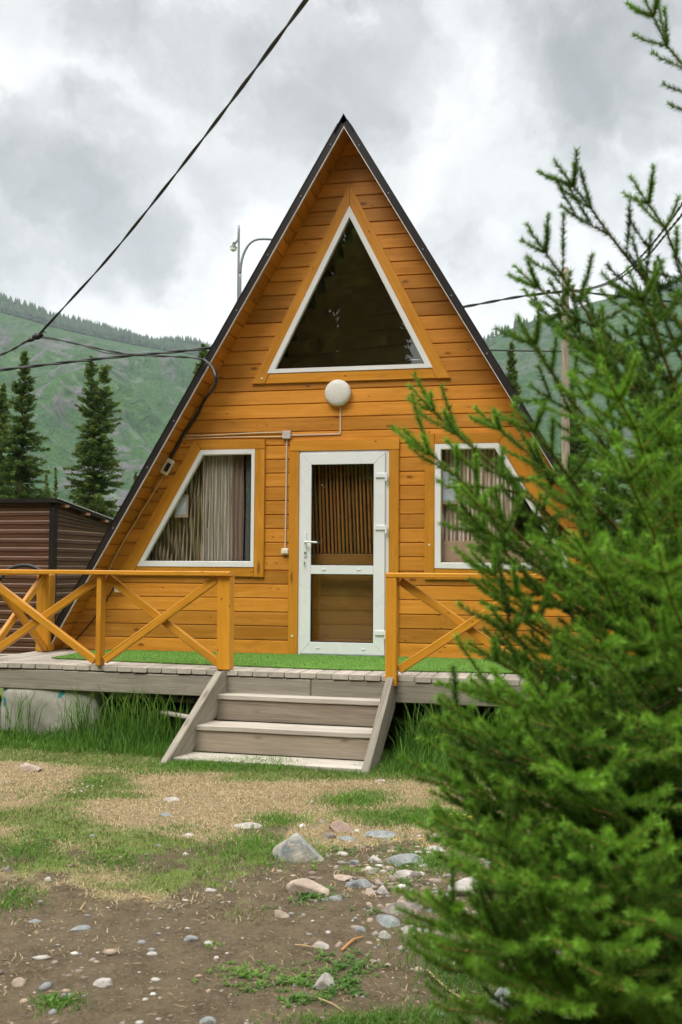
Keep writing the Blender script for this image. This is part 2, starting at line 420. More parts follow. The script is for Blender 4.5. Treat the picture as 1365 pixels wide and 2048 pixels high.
GLASSDOOR = glassmat('door_glass', (.90, .90, .88), .11)

def foliage(name, lo, hi, trans=.35, rough=.55, spec=.25):
    """tint 0..1: old growth to young shoots, with inner spruce shade painted in"""
    t = NT(name)
    n = t.noise(t.coord('Object'), 6, 3)
    a = t.math('ADD', t.attr(), t.mr(n, .3, .7, -.12, .12), True)
    col = t.mix(a, lo, hi); t.set(col, rough, spec)
    tr = t.n('ShaderNodeBsdfTranslucent'); t.l(col, tr.inputs[0])
    mx = t.n('ShaderNodeMixShader'); mx.inputs[0].default_value = trans
    t.l(t.b.outputs[0], mx.inputs[1]); t.l(tr.outputs[0], mx.inputs[2]); t.l(mx.outputs[0], t.out.inputs[0])
    return t.m
NEEDLE = foliage('young_spruce_needles', (.008, .034, .008), (.215, .44, .036), .30)
FARNEED = foliage('far_spruce_needles', (.038, .075, .016), (.22, .31, .055), .35)
HILLTREE = foliage('hill_larches', (.012, .035, .012), (.035, .075, .02), .2)
GRASS = foliage('grass_blades', (.035, .12, .012), (.20, .36, .05), .35)
DRYGR = foliage('dry_grass_blades', (.52, .40, .23), (.15, .21, .045), .25)
WEED = foliage('weed_leaves', (.05, .14, .02), (.19, .32, .05), .3)

# ------------------------------------------------------------------ ground
def gz(x, y):
    x = np.asarray(x, float); y = np.asarray(y, float)
    z = -.66 - .012*np.clip(-2.6-y, 0, 20) + .05*(fbm(x*.55+3, y*.55, 5, 3)-.5)
    near = sst(-9.5, -6, y)*0+1
    z = z + .022*(fbm(x*3.1, y*3.1, 9, 3)-.5)
    z = z - .03*sst(-.9, .2, x)*sst(-4.2, -5.2, y)          # the path dips where the stones lie bare
    far = sst(14, 80, np.hypot(x-CAM[0], y-CAM[1])); z = z*(1-far) + (-.9)*far + far*1.5*(fbm(x*.02, y*.02, 3, 3)-.5)
    return z
def gpt(x, y):
    z = -.7
    for _ in range(4):
        p = onz(x, y, z); z = float(gz(p[0], p[1]))
    return onz(x, y, z)
def lawn(x, y):
    """0 bare earth .. 1 grass, and greenness"""
    x = np.asarray(x, float); y = np.asarray(y, float)
    n = fbm(x*1.1, y*1.1, 21, 4); n2 = fbm(x*2.7, y*2.7, 33, 4); n3 = fbm(x*.9+9, y*2.2, 41, 3)
    edge = -4.75 - .75*sst(.3, -1.6, x) + .15*sst(1.0, 2.0, x)
    L = sst(-.6, .6, (y-edge) + (n-.5)*2.6 + (n2-.5)*1.9)
    L = np.maximum(L, .75*sst(-6.3, -7.4, y+(n-.5)*1.2)*sst(1.4, 2.0, x+(n2-.5)*.6))
    green = sst(.56, .74, n3+.32*sst(-2.9, -2.35, y)+.22*(n2-.5))
    green = np.maximum(green, sst(-2.75, -2.25, y+(n2-.5)*.5))
    green = np.where(y > 5, .8+0*y, green)
    return L, green
t = NT('meadow_ground')
mk = t.n('ShaderNodeAttribute', attribute_name='mask'); sp = t.n('ShaderNodeSeparateXYZ'); t.l(mk.outputs['Vector'], sp.inputs[0])
pos = t.coord('pos')
f1 = t.noise(pos, 55, 6, .7); f2 = t.noise(pos, 9, 5, .6); f3 = t.noise(pos, 260, 3, .6); f4 = t.noise(t.coord('pos', (1, 1, 1)), 2.2, 4)
earth = t.mix(t.mr(f2, .3, .7), (.054, .041, .023), (.118, .091, .055))
earth = t.mix(t.mr(f1, .45, .75, 0, .65), earth, (.19, .14, .09)); earth = t.mix(t.mr(f3, .56, .68, 0, .4), earth, (.30, .24, .17)); earth = t.mix(t.mr(f3, .3, .42, .6, 0), earth, (.05, .035, .022))
straw = t.mix(t.mr(f1, .3, .7), (.17, .125, .07), (.37, .285, .17)); straw = t.mix(t.mr(f3, .35, .7, .5, 0), straw, (.13, .09, .045))
green = t.mix(t.mr(f1, .3, .7), (.07, .12, .02), (.20, .26, .06)); green = t.mix(t.mr(f3, .4, .7, .5, 0), green, (.05, .06, .02))
mm = t.math('ADD', sp.outputs[0], t.mr(f2, .3, .7, -.3, .3), True); mg = t.math('ADD', sp.outputs[1], t.mr(f2, .3, .7, -.25, .25), True)
lw = t.mix(mg, straw, green)
col = t.mix(t.mr(mm, .3, .7, 0, 1, True), earth, lw)
t.bump(t.math('ADD', t.math('MULTIPLY', f1, 1.0), t.math('MULTIPLY', f2, 1.5)), .02, .55)
GROUND = t.set(col, .95, .1)
# one sheet: fine near the camera, coarse to the horizon
def axis(lo, hi, step, far, ratio=1.28):
    a = list(np.arange(lo, hi, step)); s = step; x = a[-1]; out = []
    while x < far: s *= ratio; x += s; out.append(x)
    s = step; x = a[0]; pre = []
    while x > -far: s *= ratio; x -= s; pre.append(x)
    return np.array(pre[::-1]+a+out)
gx = axis(-4.2, 4.2, .03, 6000); gy = axis(-9.2, -1.2, .03, 6000)
X, Y = np.meshgrid(gx, gy); Zg = gz(X, Y) + np.where(np.hypot(X, Y+5) < 9, .008*(fbm(X*14, Y*14, 61, 2)-.5), 0)
Lm, Gm = lawn(X, Y)
nx, ny = len(gx), len(gy); idx = np.arange(nx*ny).reshape(ny, nx)
Q = np.stack([idx[:-1, :-1], idx[:-1, 1:], idx[1:, 1:], idx[1:, :-1]], -1).reshape(-1, 4)
g = bigmesh('ground', np.stack([X, Y, Zg], -1).reshape(-1, 3), Q, GROUND, k=4, smooth=True); tag(g, kind='structure')
at = g.data.attributes.new('mask', 'FLOAT_VECTOR', 'POINT'); at.data.foreach_set('vector', np.stack([Lm, Gm, Lm*0], -1).reshape(-1).astype(np.float32))

# ------------------------------------------------------------------ hills
t = NT('mountain_slope')
pos = t.coord('pos')
n1 = t.noise(pos, .006, 7, .62, .4); n2 = t.noise(pos, .05, 6, .65); n3 = t.noise(t.coord('pos', (1, 1, .35)), .02, 6, .65, .6); n4 = t.noise(pos, .25, 4, .6)
n5 = t.noise(t.coord('pos', (1, 1, .16)), .035, 4, .6, .8)
gcol = t.mix(t.mr(n2, .3, .7), (.019, .056, .015), (.068, .138, .032)); gcol = t.mix(t.mr(n1, .4, .62), gcol, (.040, .088, .036)); gcol = t.mix(t.mr(n4, .50, .66, 0, .75), gcol, (.014, .04, .012))
rock = t.mix(t.mr(n4, .3, .7), (.075, .070, .076), (.165, .152, .155))
rm = t.math('MULTIPLY', t.mr(n3, .495, .58, 0, .9, True), t.attr(), True); rm = t.math('MULTIPLY', rm, t.mr(n2, .36, .55))
col = t.mix(rm, gcol, rock)
col = t.mix(t.math('MULTIPLY', t.mr(n5, .60, .68, 0, .6, True), t.attr()), col, (.14, .18, .12))
t.bump(t.math('ADD', t.math('MULTIPLY', n3, 3.), n2), 14, .7)
HILL = t.set(col, .95, .05)
fh = NORM = np.linalg.norm(np.array([_sy, _cy]))
def azel(x, y):
    d = ray(x, y); return math.atan2(d[0], d[1]), d[2]/math.hypot(d[0], d[1])
def hill_build(name, ridge, dist, depth, az0, az1, seed, meadow, rough=1.0):
    A = np.array([azel(x, y) for x, y in ridge]); o = np.argsort(A[:, 0]); A = A[o]
    az = np.linspace(az0, az1, 420); rr = np.concatenate([np.linspace(.22, 1.0, 170), np.linspace(1.01, 1.5, 24)])
    AZ, RR = np.meshgrid(az, rr)
    el = np.interp(AZ, A[:, 0], A[:, 1])
    D = dist*RR
    X = CAM[0]+np.sin(AZ)*D; Y = CAM[1]+np.cos(AZ)*D
    prof = np.interp(RR, [.22, .34, .55, .80, .90, 1.0, 1.2, 1.5], [-.01, .02, .30, .74, .90, 1.0, .85, .55])
    n = fbm(X*.004, Y*.004, seed, 5)-.5; n_ = np.abs(fbm(X*.009, Y*.009, seed+5, 5)-.5)
    env = np.clip(1-np.abs(RR-.62)/.42, 0, 1)**.7
    H = el*dist*prof + rough*env*(n*110-n_*130+20) + rough*(1-env)*4*(fbm(X*.02, Y*.02, seed+9, 4)-.5)*np.clip((RR-.3)*4, 0, 1)
    # keep everything in front of the ridge below the ridge's own line of sight
    cap = (el - .004-.10*np.clip(1-RR, 0, 1)*.25)*D
    H = np.where(RR < .985, np.minimum(H, np.maximum(cap, -5)), H)
    H = H + CAM[2]*np.clip((RR-.5)*2, 0, 1)
    H = np.where(RR < .3, H-8*(.3-RR)/.08, H)
    na, nr = len(az), len(rr); idx = np.arange(na*nr).reshape(nr, na)
    Q = np.stack([idx[:-1, :-1], idx[:-1, 1:], idx[1:, 1:], idx[1:, :-1]], -1).reshape(-1, 4)
    rockm = (1-sst(*meadow, RR))*(1.0 if name == 'hill' else .45)
    o = bigmesh(name, np.stack([X, Y, H], -1).reshape(-1, 3), Q, HILL, loc=(X.mean(), Y.mean(), 0), tint=rockm.ravel(), k=4, smooth=True)
    tag(o, kind='structure'); return AZ, RR, X, Y, H
left_ridge = [(-900, 380), (-400, 520), (-150, 575), (0, 612), (60, 628), (100, 641), (200, 664), (300, 684), (400, 700), (480, 724), (600, 790), (800, 900), (1000, 1010), (1400, 1100)]
right_ridge = [(300, 1100), (600, 960), (800, 820), (960, 694), (1010, 668), (1060, 648), (1110, 630), (1160, 612), (1250, 588), (1365, 566), (1600, 520), (2200, 400)]
LH = hill_build('hill', left_ridge, 1800., 0, R(-75), R(12), 4, (.80, .87))
RH = hill_build('mountain', right_ridge, 1500., 0, R(-22), R(60), 14, (.93, .99), .8)

def hill_forest(name, T, az_r, rr_r, dens, hgt, seed, n):
    AZ, RR, X, Y, H = T; r = np.random.default_rng(seed)
    az0, az1 = AZ[0, 0], AZ[0, -1]
    pts = []
    a = r.uniform(*az_r, n*4); q = rr_r[0]+(rr_r[1]-rr_r[0])*r.random(n*4)
    rr = RR[:, 0]
    fi = np.interp(q, rr, np.arange(len(rr))); fa = (a-az0)/(az1-az0)*(AZ.shape[1]-1)
    i0 = np.clip(fi.astype(int), 0, len(rr)-2); j0 = np.clip(fa.astype(int), 0, AZ.shape[1]-2); u = fi-i0; v = fa-j0
    def bi(M): return (M[i0, j0]*(1-u)+M[i0+1, j0]*u)*(1-v)+(M[i0, j0+1]*(1-u)+M[i0+1, j0+1]*u)*v
    x, y, z = bi(X), bi(Y), bi(H)
    keep = dens(a, q, x, y, r)
    x, y, z = x[keep][:n], y[keep][:n], z[keep][:n]
    V = []; T_ = []; C = []
    k = len(x); h = hgt*r.uniform(.45, 1.35, k)*(.7+.6*fbm(x*.02, y*.02, 5, 2)); w = h*r.uniform(.16, .32, k)
    base = 0
    # two crossed ragged cones of five sides per tree
    for lv, (z0, z1, ws) in enumerate(((.12, .62, 1.0), (.42, 1.0, .68))):
        ang = r.uniform(0, 6.28, k)
        ring_ = []
        for s_ in range(5):
            th = ang+s_*2*math.pi/5; rad = w*ws*r.uniform(.65, 1.2, k)
            ring_.append(np.stack([x+np.cos(th)*rad, y+np.sin(th)*rad, z+h*(z0+r.uniform(-.05, .05, k))], -1))
        apex = np.stack([x, y, z+h*z1], -1)
        allv = np.stack(ring_+[apex], 1).reshape(-1, 3); V.append(allv)
        b = base+np.arange(k)[:, None]*6
        for s_ in range(5): T_.append(np.concatenate([b+s_, b+(s_+1) % 5, b+5], 1))
        C.append(np.repeat(r.random(k), 6)); base += k*6
    o = bigmesh(name, np.concatenate(V), np.concatenate(T_), HILLTREE, loc=(x.mean(), y.mean(), 0), tint=np.concatenate(C))
    return o
def densL(a, q, x, y, r):
    n = fbm(x*.006, y*.006, 77, 3)
    low = .925+.0*a+.02*(n-.5)
    # a second belt lower on the left, a bare meadow strip between them
    return ((q > low) & ((n > .36) | (q > .975)))
azc = lambda x: azel(x, 600)[0]
f1_ = hill_forest('forest', LH, (azc(-260), azc(520)), (.90, 1.03), densL, 15, 5, 5200); tag(f1_, 'dark belt of forest along the crest of the left hill', 'forest', kind='stuff')
f2_ = hill_forest('forest', RH, (azc(900), azc(1700)), (.975, 1.015), lambda a, q, x, y, r: fbm(x*.01, y*.01, 7, 3) > .5, 11, 6, 420); tag(f2_, 'thin line of small trees along the crest of the right mountain', 'forest', kind='stuff')

# ================================================================== THE CABIN
PB = .14; SL = .59; HI = 5.21; OV = -.30; BACK = 5.6
def inx(z): return SL*(HI-z)
cabin = empty('a_frame_cabin', (0, 0, 0), 'orange A-frame timber cabin with steep brown roof and white door', 'cabin')
# openings in the front wall: (z0, z1, left(z), right(z))
OPN = [(2.85, 4.47, lambda z: -.81*(4.47-z)/(4.47-2.85), lambda z: .81*(4.47-z)/(4.47-2.85)),
       (.90, 2.05, lambda z: -2.20+(z-.9)*(.68/1.15), lambda z: -.98),
       (.90, 2.05, lambda z: .90, lambda z: 2.17-(z-.9)*(.68/1.15)),
       (0, 2.02, lambda z: -.48, lambda z: .40)]
mb = MB()
k0, k1 = -2, int(HI/PB)+1
def wall_levels(ks, ke):
    lv = []
    for k in range(ks, ke):
        b = k*PB; lv += [(b, .013), (b+.006, .012), (b+.0085, .0), (b+PB-.009, .0), (b+PB-.0005, .011)]
    return lv
for k in range(k0, k1):
    lv = wall_levels(k, k+1)+[((k+1)*PB, .013)]
    zs = [a for a, b in lv]; ys = [b for a, b in lv]
    brk = sorted(set([z for z in zs if z < HI-.01]+[o for O in OPN for o in O[:2] if zs[0] < o < zs[-1]]))
    gofs = rng.uniform(-20, 20, 3); tnt = rng.random()
    V = []; Fc = []
    for za, zb in zip(brk[:-1], brk[1:]):
        zm = (za+zb)/2; segs = []; cur = lambda z: -inx(z)
        act = sorted([O for O in OPN if O[0] < zm < O[1]], key=lambda O: O[2](zm))
        L = cur
        for O in act: segs.append((L, O[2])); L = O[3]
        segs.append((L, lambda z: inx(z)))
        ya, yb = np.interp([za, zb], zs, ys)
        for l, r in segs:
            n = len(V); V += [(l(za), ya, za), (r(za), ya, za), (r(zb), yb, zb), (l(zb), yb, zb)]; Fc.append([n, n+1, n+2, n+3])
    if V: mb.add(V, Fc, (1, 0, 0), tnt)
mb.build('front_wall', WALL, cabin)
# inner lining so that no daylight leaks through the boards
mb = MB()
mb.box((-3.3, .02, -.3), (3.3, BACK, -.012), ch=.002)
mb.build('floor', GREY, cabin)
mb = MB()
for k in range(k0, k1):
    za, zb = k*PB, (k+1)*PB-.006
    if zb > HI: zb = HI-.001
    if za >= zb: continue
    mb.add([(-inx(za), BACK, za), (inx(za), BACK, za), (max(.001, inx(zb)), BACK, zb), (-max(.001, inx(zb)), BACK, zb)], [[3, 2, 1, 0]], (1, 0, 0))
mb.build('back_wall', WALL, cabin)

# roof: soffit boards inside, brown sheet metal outside, folded metal verge in front
sl = unit([SL, 0, -1])                      # down the right-hand slope
LEN = (HI+.62)/(-sl[2])
RT_SHEET = None
t = NT('brown_roof_sheet'); n = t.noise(t.coord('Object'), 5, 4)
RSHEET = t.set(t.mix(n, (.045, .028, .022), (.075, .05, .04)), .45, .5, .2)
TH = .052
for side in (-1, 1):
    d = np.array([side*sl[0], 0, sl[2]]); nrm = unit([side*1, 0, SL])      # outward
    apex = np.array([0, 0, HI])
    mb = MB(); s = 0
    while s < LEN:
        e = min(LEN, s+.1365)
        gofs = None
        prof = [(s, .0125), (s+.006, .0115), (s+.008, 0), (e-.008, 0), (e-.0008, .011), (e, .0125)]
        V = []; Fc = []
        for q, dd in prof:
            for y in (OV+.004, BACK+.25): p = apex+d*q+nrm*dd; V.append((p[0], y, p[2]))
        for i in range(len(prof)-1): Fc.append([2*i, 2*i+1, 2*i+3, 2*i+2])
        mb.add(V, Fc, (0, 1, 0)); s = e
    mb.build('soffit', SOFF, cabin)
    mb = MB(); V = []; Fc = []; n = 0
    ys = np.arange(OV-.02, BACK+.3, .035)
    for i, y in enumerate(ys):
        rib = TH+(.018 if i % 6 in (0, 1) else 0)
        for q in (-.0, LEN): p = apex+d*q+nrm*rib+np.array([0, 0, .0]); V.append((p[0], y, p[2]))
    for i in range(len(ys)-1): Fc.append([2*i, 2*i+1, 2*i+3, 2*i+2])
    mb.add(V, Fc, d); mb.build('roof', RSHEET, cabin)
    # verge: L-profile
    mb = MB()
    a = apex+np.array([0, OV-.006, 0])
    def pt(q, h, y): p = apex+d*q+nrm*h; return (p[0], y, p[2])
    V = [pt(-.02, .0, OV-.012), pt(LEN, .0, OV-.012), pt(LEN, TH+.014, OV-.012), pt(-.02 if side < 0 else -.035, TH+.014, OV-.012),
         pt(-.02, .0, OV+.02), pt(LEN, .0, OV+.02), pt(LEN, TH+.014, OV+.14), pt(-.02, TH+.014, OV+.14)]
    yo = -.003 if side > 0 else 0
    V = [(x, y+yo, z) for x, y, z in V]
    mb.add(V, [[0, 1, 2, 3], [3, 2, 6, 7], [4, 5, 1, 0], [1, 5, 6, 2], [0, 3, 7, 4]], d, .5)
    v = mb.build('verge_trim', BROWN, cabin)
    mb = MB()
    V = [pt(.0, -.001, OV-.016), pt(LEN, -.001, OV-.016), pt(LEN, -.0075, OV-.016), pt(.0, -.0075, OV-.016), pt(0, -.0075, OV+.012), pt(LEN, -.0075, OV+.012)]
    V = [(x, y+yo, z) for x, y, z in V]
    mb.add(V, [[0, 3, 2, 1], [3, 4, 5, 2]], d, .5); mb.build('edge_reflection', EDGE, v)  # pale strip paints the whitish reflection along the folded metal edge
    for q in np.arange(.22, LEN, .62):
        mb = MB(); p = pt(q+rng.uniform(-.05, .05), TH*.55, OV-.013); mb.lathe([(.007, 0), (.007, .004), (.003, .006)], p, (0, -1, 0), 8)
        mb.build('screw', STEEL, v)
mb = MB()
for sg in (-1, 1):
    a_ = (sg*.095, OV-.032, HI-.045); b_ = (0, OV-.032, HI+TH*2.35); V = [a_, b_, (b_[0], BACK+.3, b_[2]), (a_[0], BACK+.3, a_[2])]
    V += [(x-sg*.006*0, y, z-.012) for x, y, z in V]
    mb.add(V, [[0, 1, 2, 3], [7, 6, 5, 4], [0, 4, 5, 1], [3, 2, 6, 7], [0, 3, 7, 4]], (0, 1, 0), .5)
mb.build('ridge_cap', BROWN, cabin)

# front trim boards
YF = -.026
def trim(name, polys, parent):
    mb = MB()
    for poly, gd, dy in polys: mb.prism(poly, .004, YF-dy, gd, .004)
    return mb.build(name, TRIM, parent)
# ---- triangular upper window
w1 = MB(); w1.ring([(-.846, 2.838), (.846, 2.838), (0, 4.513)], [(-.768, 2.878), (.768, 2.878), (0, 4.40)], .01, -.030)
win = w1.build('window', PVC2, cabin, smooth=False)
mb = MB(); mb.add([(-.775, .004, 2.872), (.775, .004, 2.872), (0, .004, 4.41)], [[0, 1, 2]]); mb.build('glass', GLASSD, win)
trim('window_trim', [([(-1.007, 2.736), (-.872, 2.736), (0, 4.513), (0, 4.738)], (.5, 0, 1), 0),
                     ([(1.018, 2.732), (.885, 2.732), (.001, 4.513), (.001, 4.736)], (-.5, 0, 1), .002),
                     ([(-.868, 2.735), (.882, 2.735), (.832, 2.838), (-.818, 2.838)], (1, 0, 0), -.003)], win)
# ---- left window
LW = [(-2.226, .873), (-.966, .873), (-.966, 2.068), (-1.546, 2.068)]; LG = [(-2.150, .924), (-1.0, .924), (-1.0, 2.022), (-1.522, 2.022)]
RW = [(2.19, .860), (.868, .873), (.868, 2.083), (1.484, 2.083)]; RG = [(2.10, .920), (.924, .922), (.924, 2.036), (1.450, 2.036)]
w1 = MB(); w1.ring(LW, LG, .01, -.030); win = w1.build('window', PVC2, cabin)
mb = MB(); mb.add([(a, .004, b) for a, b in LG], [[0, 1, 2, 3]]); mb.build('glass', GLASS, win)
trim('window_trim', [([(-2.44, .776), (-2.285, .776), (-1.546, 2.068), (-1.546, 2.07), (-1.60, 2.176), (-1.618, 2.176)], (.55, 0, 1), 0),
                     ([(-1.598, 2.176), (-.862, 2.168), (-.862, 2.070), (-1.541, 2.0695)], (1, 0, 0), .002),
                     ([(-.964, 2.066), (-.862, 2.066), (-.862, .773), (-.964, .773)], (0, 0, 1), .001),
                     ([(-2.282, .776), (-.966, .776), (-.966, .871), (-2.228, .871)], (1, 0, 0), -.002)], win)
w1 = MB(); w1.ring(RW, RG, .01, -.030); win = w1.build('window', PVC2, cabin)
mb = MB(); mb.add([(a, .004, b) for a, b in RG], [[3, 2, 1, 0]]); mb.build('glass', GLASS, win)
trim('window_trim', [([(2.42, .765), (2.26, .765), (1.486, 2.083), (1.55, 2.187), (1.60, 2.187)], (-.55, 0, 1), 0),
                     ([(.868, 2.187), (1.548, 2.187), (1.484, 2.085), (.868, 2.085)], (1, 0, 0), .002),
                     ([(.768, 2.187), (.866, 2.187), (.866, .765), (.768, .765)], (0, 0, 1), .001),
                     ([(.868, .765), (2.256, .765), (2.192, .858), (.868, .871)], (1, 0, 0), -.002)], win)
# ---- door
door = MB(); door.ring([(-.500, .006), (.412, .006), (.412, 2.036), (-.500, 2.036)], [(-.462, .03), (.372, .03), (.372, 2.0), (-.462, 2.0)], .02, -.014, .001)
door = door.build('door', PVC, cabin)
trim('door_trim', [([(-.602, .003), (-.502, .003), (-.502, 2.038), (-.602, 2.038)], (0, 0, 1), .0),
                   ([(.414, .003), (.513, .003), (.513, 2.038), (.414, 2.038)], (0, 0, 1), .0),
                   ([(-.595, 2.040), (.517, 2.040), (.517, 2.148), (-.595, 2.148)], (1, 0, 0), .003)], door)
mb = MB()
lx0, lx1, lz0, lz1 = -.472, .378, .022, 2.012
gx0, gx1 = -.368, .265
def bar(poly): mb.prism(poly, -.002, -.042, (1, 0, 0), .005, .5)
bar([(lx0, lz0), (gx0, .135), (gx0, 1.898), (lx0, lz1)]); bar([(lx1, lz0), (gx1, .135), (gx1, 1.898), (lx1, lz1)])
bar([(lx0, lz1), (gx0, 1.8985), (gx1, 1.8985), (lx1, lz1)]); bar([(lx0, lz0), (gx0, .1345), (gx1, .1345), (lx1, lz0)])
mb.prism([(gx0, .807), (gx1, .807), (gx1, .893), (gx0, .893)], -.002, -.041, (1, 0, 0), .005, .5)
mb.build('door_leaf', PVC, door)
mb = MB()
for z0, z1 in ((.135, .807), (.893, 1.898)):
    for a, b, c, d_ in ((gx0, gx0+.008, z0, z1), (gx1-.008, gx1, z0, z1)): mb.box((a, -.030, c), (b, -.004, d_), (0, 0, 1), .001)
    mb.box((gx0+.008, -.030, z0), (gx1-.008, -.004, z0+.008), ch=.001); mb.box((gx0+.008, -.030, z1-.008), (gx1-.008, -.004, z1), ch=.001)
mb.build('seal', RUB, door)
for z0, z1 in ((.135, .807), (.893, 1.898)):
    mb = MB(); mb.add([(gx0, -.012, z0), (gx1, -.012, z0), (gx1, -.012, z1), (gx0, -.012, z1)], [[0, 1, 2, 3]]); mb.build('glass', GLASSDOOR, door)
for z in (1.78, 1.265, .235):
    mb = MB(); mb.box((.285, -.056, z-.022), (.388, -.040, z+.026), ch=.006); mb.lathe([(.010, -.052), (.012, -.048), (.012, .028), (.009, .032)], (.392, -.050, z-.005), (0, 0, 1), 12)
    mb.build('hinge', PVC, door)
mb = MB(); mb.box((-.437, -.052, .975), (-.410, -.041, 1.225), (0, 0, 1), .005)
mb.tube([(-.424, -.05, 1.125), (-.424, -.085, 1.125), (-.405, -.098, 1.125), (-.35, -.10, 1.124), (-.292, -.098, 1.12)], .0095, 10, cr=True)
h = mb.build('handle', PVC, door)
mb = MB(); mb.lathe([(.010, 0), (.010, .010), (.007, .012)], (-.424, -.052, 1.02), (0, -1, 0), 12); mb.box((-.4265, -.075, 1.012), (-.4215, -.062, 1.03), ch=.001)
mb.build('keyhole', STEEL, h)
k = empty('hanging_keys', (-.424, -.066, .93), 'small key on a short chain hanging from the door lock', 'key')
mb = MB(); mb.tube([(-.424, -.07, 1.012), (-.4245, -.068, .97), (-.428, -.060, .93)], .0012, 6); mb.build('chain', STEEL, k)
mb = MB(); mb.lathe([(.010, 0), (.010, .002)], (-.428, -.058, .918), (0, -1, 0), 12); mb.box((-.4305, -.060, .872), (-.4265, -.058, .91), ch=.0005); mb.box((-.4265, -.060, .878), (-.423, -.058, .884), ch=.0005); mb.build('key', STEEL, k)
for x, z in ((-.235, .852), (.12, .852), (-.29, .078), (.168, .074)):
    mb = MB(); mb.box((x-.017, -.048, z-.007), (x+.017, -.0405, z+.007), ch=.003); mb.build('drain_cap', PVC, door)
for x, y, z in ((-.556, YF-.003, .19), (.815, YF-.004, 1.10), (-.90, YF-.004, 2.79)):
    mb = MB(); mb.box((x-.010, y, z-.010), (x+.010, y+.003, z+.009), ch=.002); mb.build('filler_dab', CREAM, cabin)
# threshold
mb = MB(); mb.box((-.47, -.05, .0065), (.39, -.016, .021), ch=.003); mb.build('door_sill', STEEL, door)

# ---- behind the glass: interior parts, plus solid stand-ins for mirrored slats, stripes and frames
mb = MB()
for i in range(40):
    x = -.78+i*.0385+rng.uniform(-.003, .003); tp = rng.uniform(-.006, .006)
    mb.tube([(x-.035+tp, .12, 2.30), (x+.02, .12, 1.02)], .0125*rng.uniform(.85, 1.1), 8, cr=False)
mb.build('reflection_slats', DARKW, cabin)  # slats stand in for a fence mirrored in the door glass
mb = MB(); mb.box((-.85, .155, .0), (.85, .18, 2.33), ch=.002, tint=.1); mb.build('reflection_backing', simple('dark_backing', (.035, .022, .015), .7), cabin)  # dark sheet fills the gaps between the mirrored slats
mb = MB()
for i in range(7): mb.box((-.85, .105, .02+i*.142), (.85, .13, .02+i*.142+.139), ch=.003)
mb.build('reflection_panelling', PANW, cabin)  # boards stand in for the reflection low in the door glass
mb = MB()
for s in (-1, 1):
    mb.box((s*.9-.02, .06, 0), (s*.9+.02, 1.6, 2.6), (0, 0, 1), .002)
mb.prism([(-3.0, 0), (3.0, 0), (1.62, 2.36), (-1.62, 2.36)], 1.64, 1.6)
mb.build('inner_wall', PANW, cabin)
mb = MB(); mb.box((-1.6, .03, 2.36), (1.6, 1.7, 2.40), (0, 1, 0), .002); mb.build('loft_floor', PANW, cabin)
mb = MB()
for i in range(14):                    # dark diagonal lining up in the loft, stepped so that it stays inside the roof
    zz = 2.42+i*.18; w0_ = inx(zz+.18)-.04
    if w0_ > .05: mb.beam((-w0_, 1.2, zz+.02), (w0_, 1.2, zz+.16), .02, .175, (0, 0, 1), .006)
mb.build('loft_panelling', simple('loft_boards', (.42, .34, .17), .6), cabin)

def curtain(name, x0, x1, z0, z1, y, folds, amp, mat, label, wob=.3, topx=None, seed=1):
    r = np.random.default_rng(seed); n = max(20, folds*10); m_ = 18; V = []
    ph = np.cumsum(r.uniform(.5, 1.5, n))*2*math.pi*folds/n
    for j in range(m_+1):
        v = j/m_; z = z0+(z1-z0)*v
        for i in range(n+1):
            u = i/n; a = ph[min(i, n-1)]
            xl = x0 if topx is None else x0+(topx-x0)*v
            xx = xl+(x1-xl)*u + wob*.014*math.sin(z*5+a*.37)+wob*.006*math.sin(z*9+a)
            V.append((xx, y+amp*math.sin(a+wob*.5*math.sin(z*5+i*.05)), z))
    Fc = [[j*(n+1)+i, j*(n+1)+i+1, (j+1)*(n+1)+i+1, (j+1)*(n+1)+i] for j in range(m_) for i in range(n)]
    mb = MB(); mb.add(V, Fc, (0, 0, 1)); o = mb.build(name, mat, None, ((x0+x1)/2, y, z0), True); tag(o, label, 'curtain'); return o
def cloth(name, c, stripe=None, alpha=None):
    t = NT(name)
    if stripe:
        w = t.n('ShaderNodeTexWave', wave_type='BANDS', bands_direction='X'); w.inputs['Scale'].default_value = 7.5; w.inputs['Distortion'].default_value = 2.2; w.inputs['Detail Scale'].default_value = .8
        t.l(t.coord('Object', (1, 0, .10)), w.inputs['Vector']); col = t.mix(t.mr(w.outputs['Fac'], .35, .65), c, stripe)
    else: col = t.mix(t.noise(t.coord('Object', (30, 30, 1)), 1, 3), tuple(q*.8 for q in c), c)
    t.set(col, .85, .1)
    if alpha is not None: t.b.inputs['Alpha'].default_value = alpha
    return t.m
curtain('brown_reflection', -2.25, -1.50, .84, 2.2, .10, 22, .018, cloth('brown_stripe_reflection', (.12, .085, .045), (.46, .37, .25)), 'brown wavy striped sheet standing in for a reflection at the slanted side of the left window', 1.0, -1.95, 3)  # striped sheet stands in for a building front mirrored in the pane
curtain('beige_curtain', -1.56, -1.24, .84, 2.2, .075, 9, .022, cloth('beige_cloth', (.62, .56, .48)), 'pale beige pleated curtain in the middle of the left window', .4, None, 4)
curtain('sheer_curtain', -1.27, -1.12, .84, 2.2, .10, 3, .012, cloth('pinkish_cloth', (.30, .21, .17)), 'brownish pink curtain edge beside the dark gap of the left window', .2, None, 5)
curtain('sheer_curtain', -1.10, -.97, .84, 2.2, .10, 2, .008, cloth('sheer_cloth', (.36, .40, .38), None, .35), 'thin grey sheer curtain at the right edge of the left window', .2, None, 6)
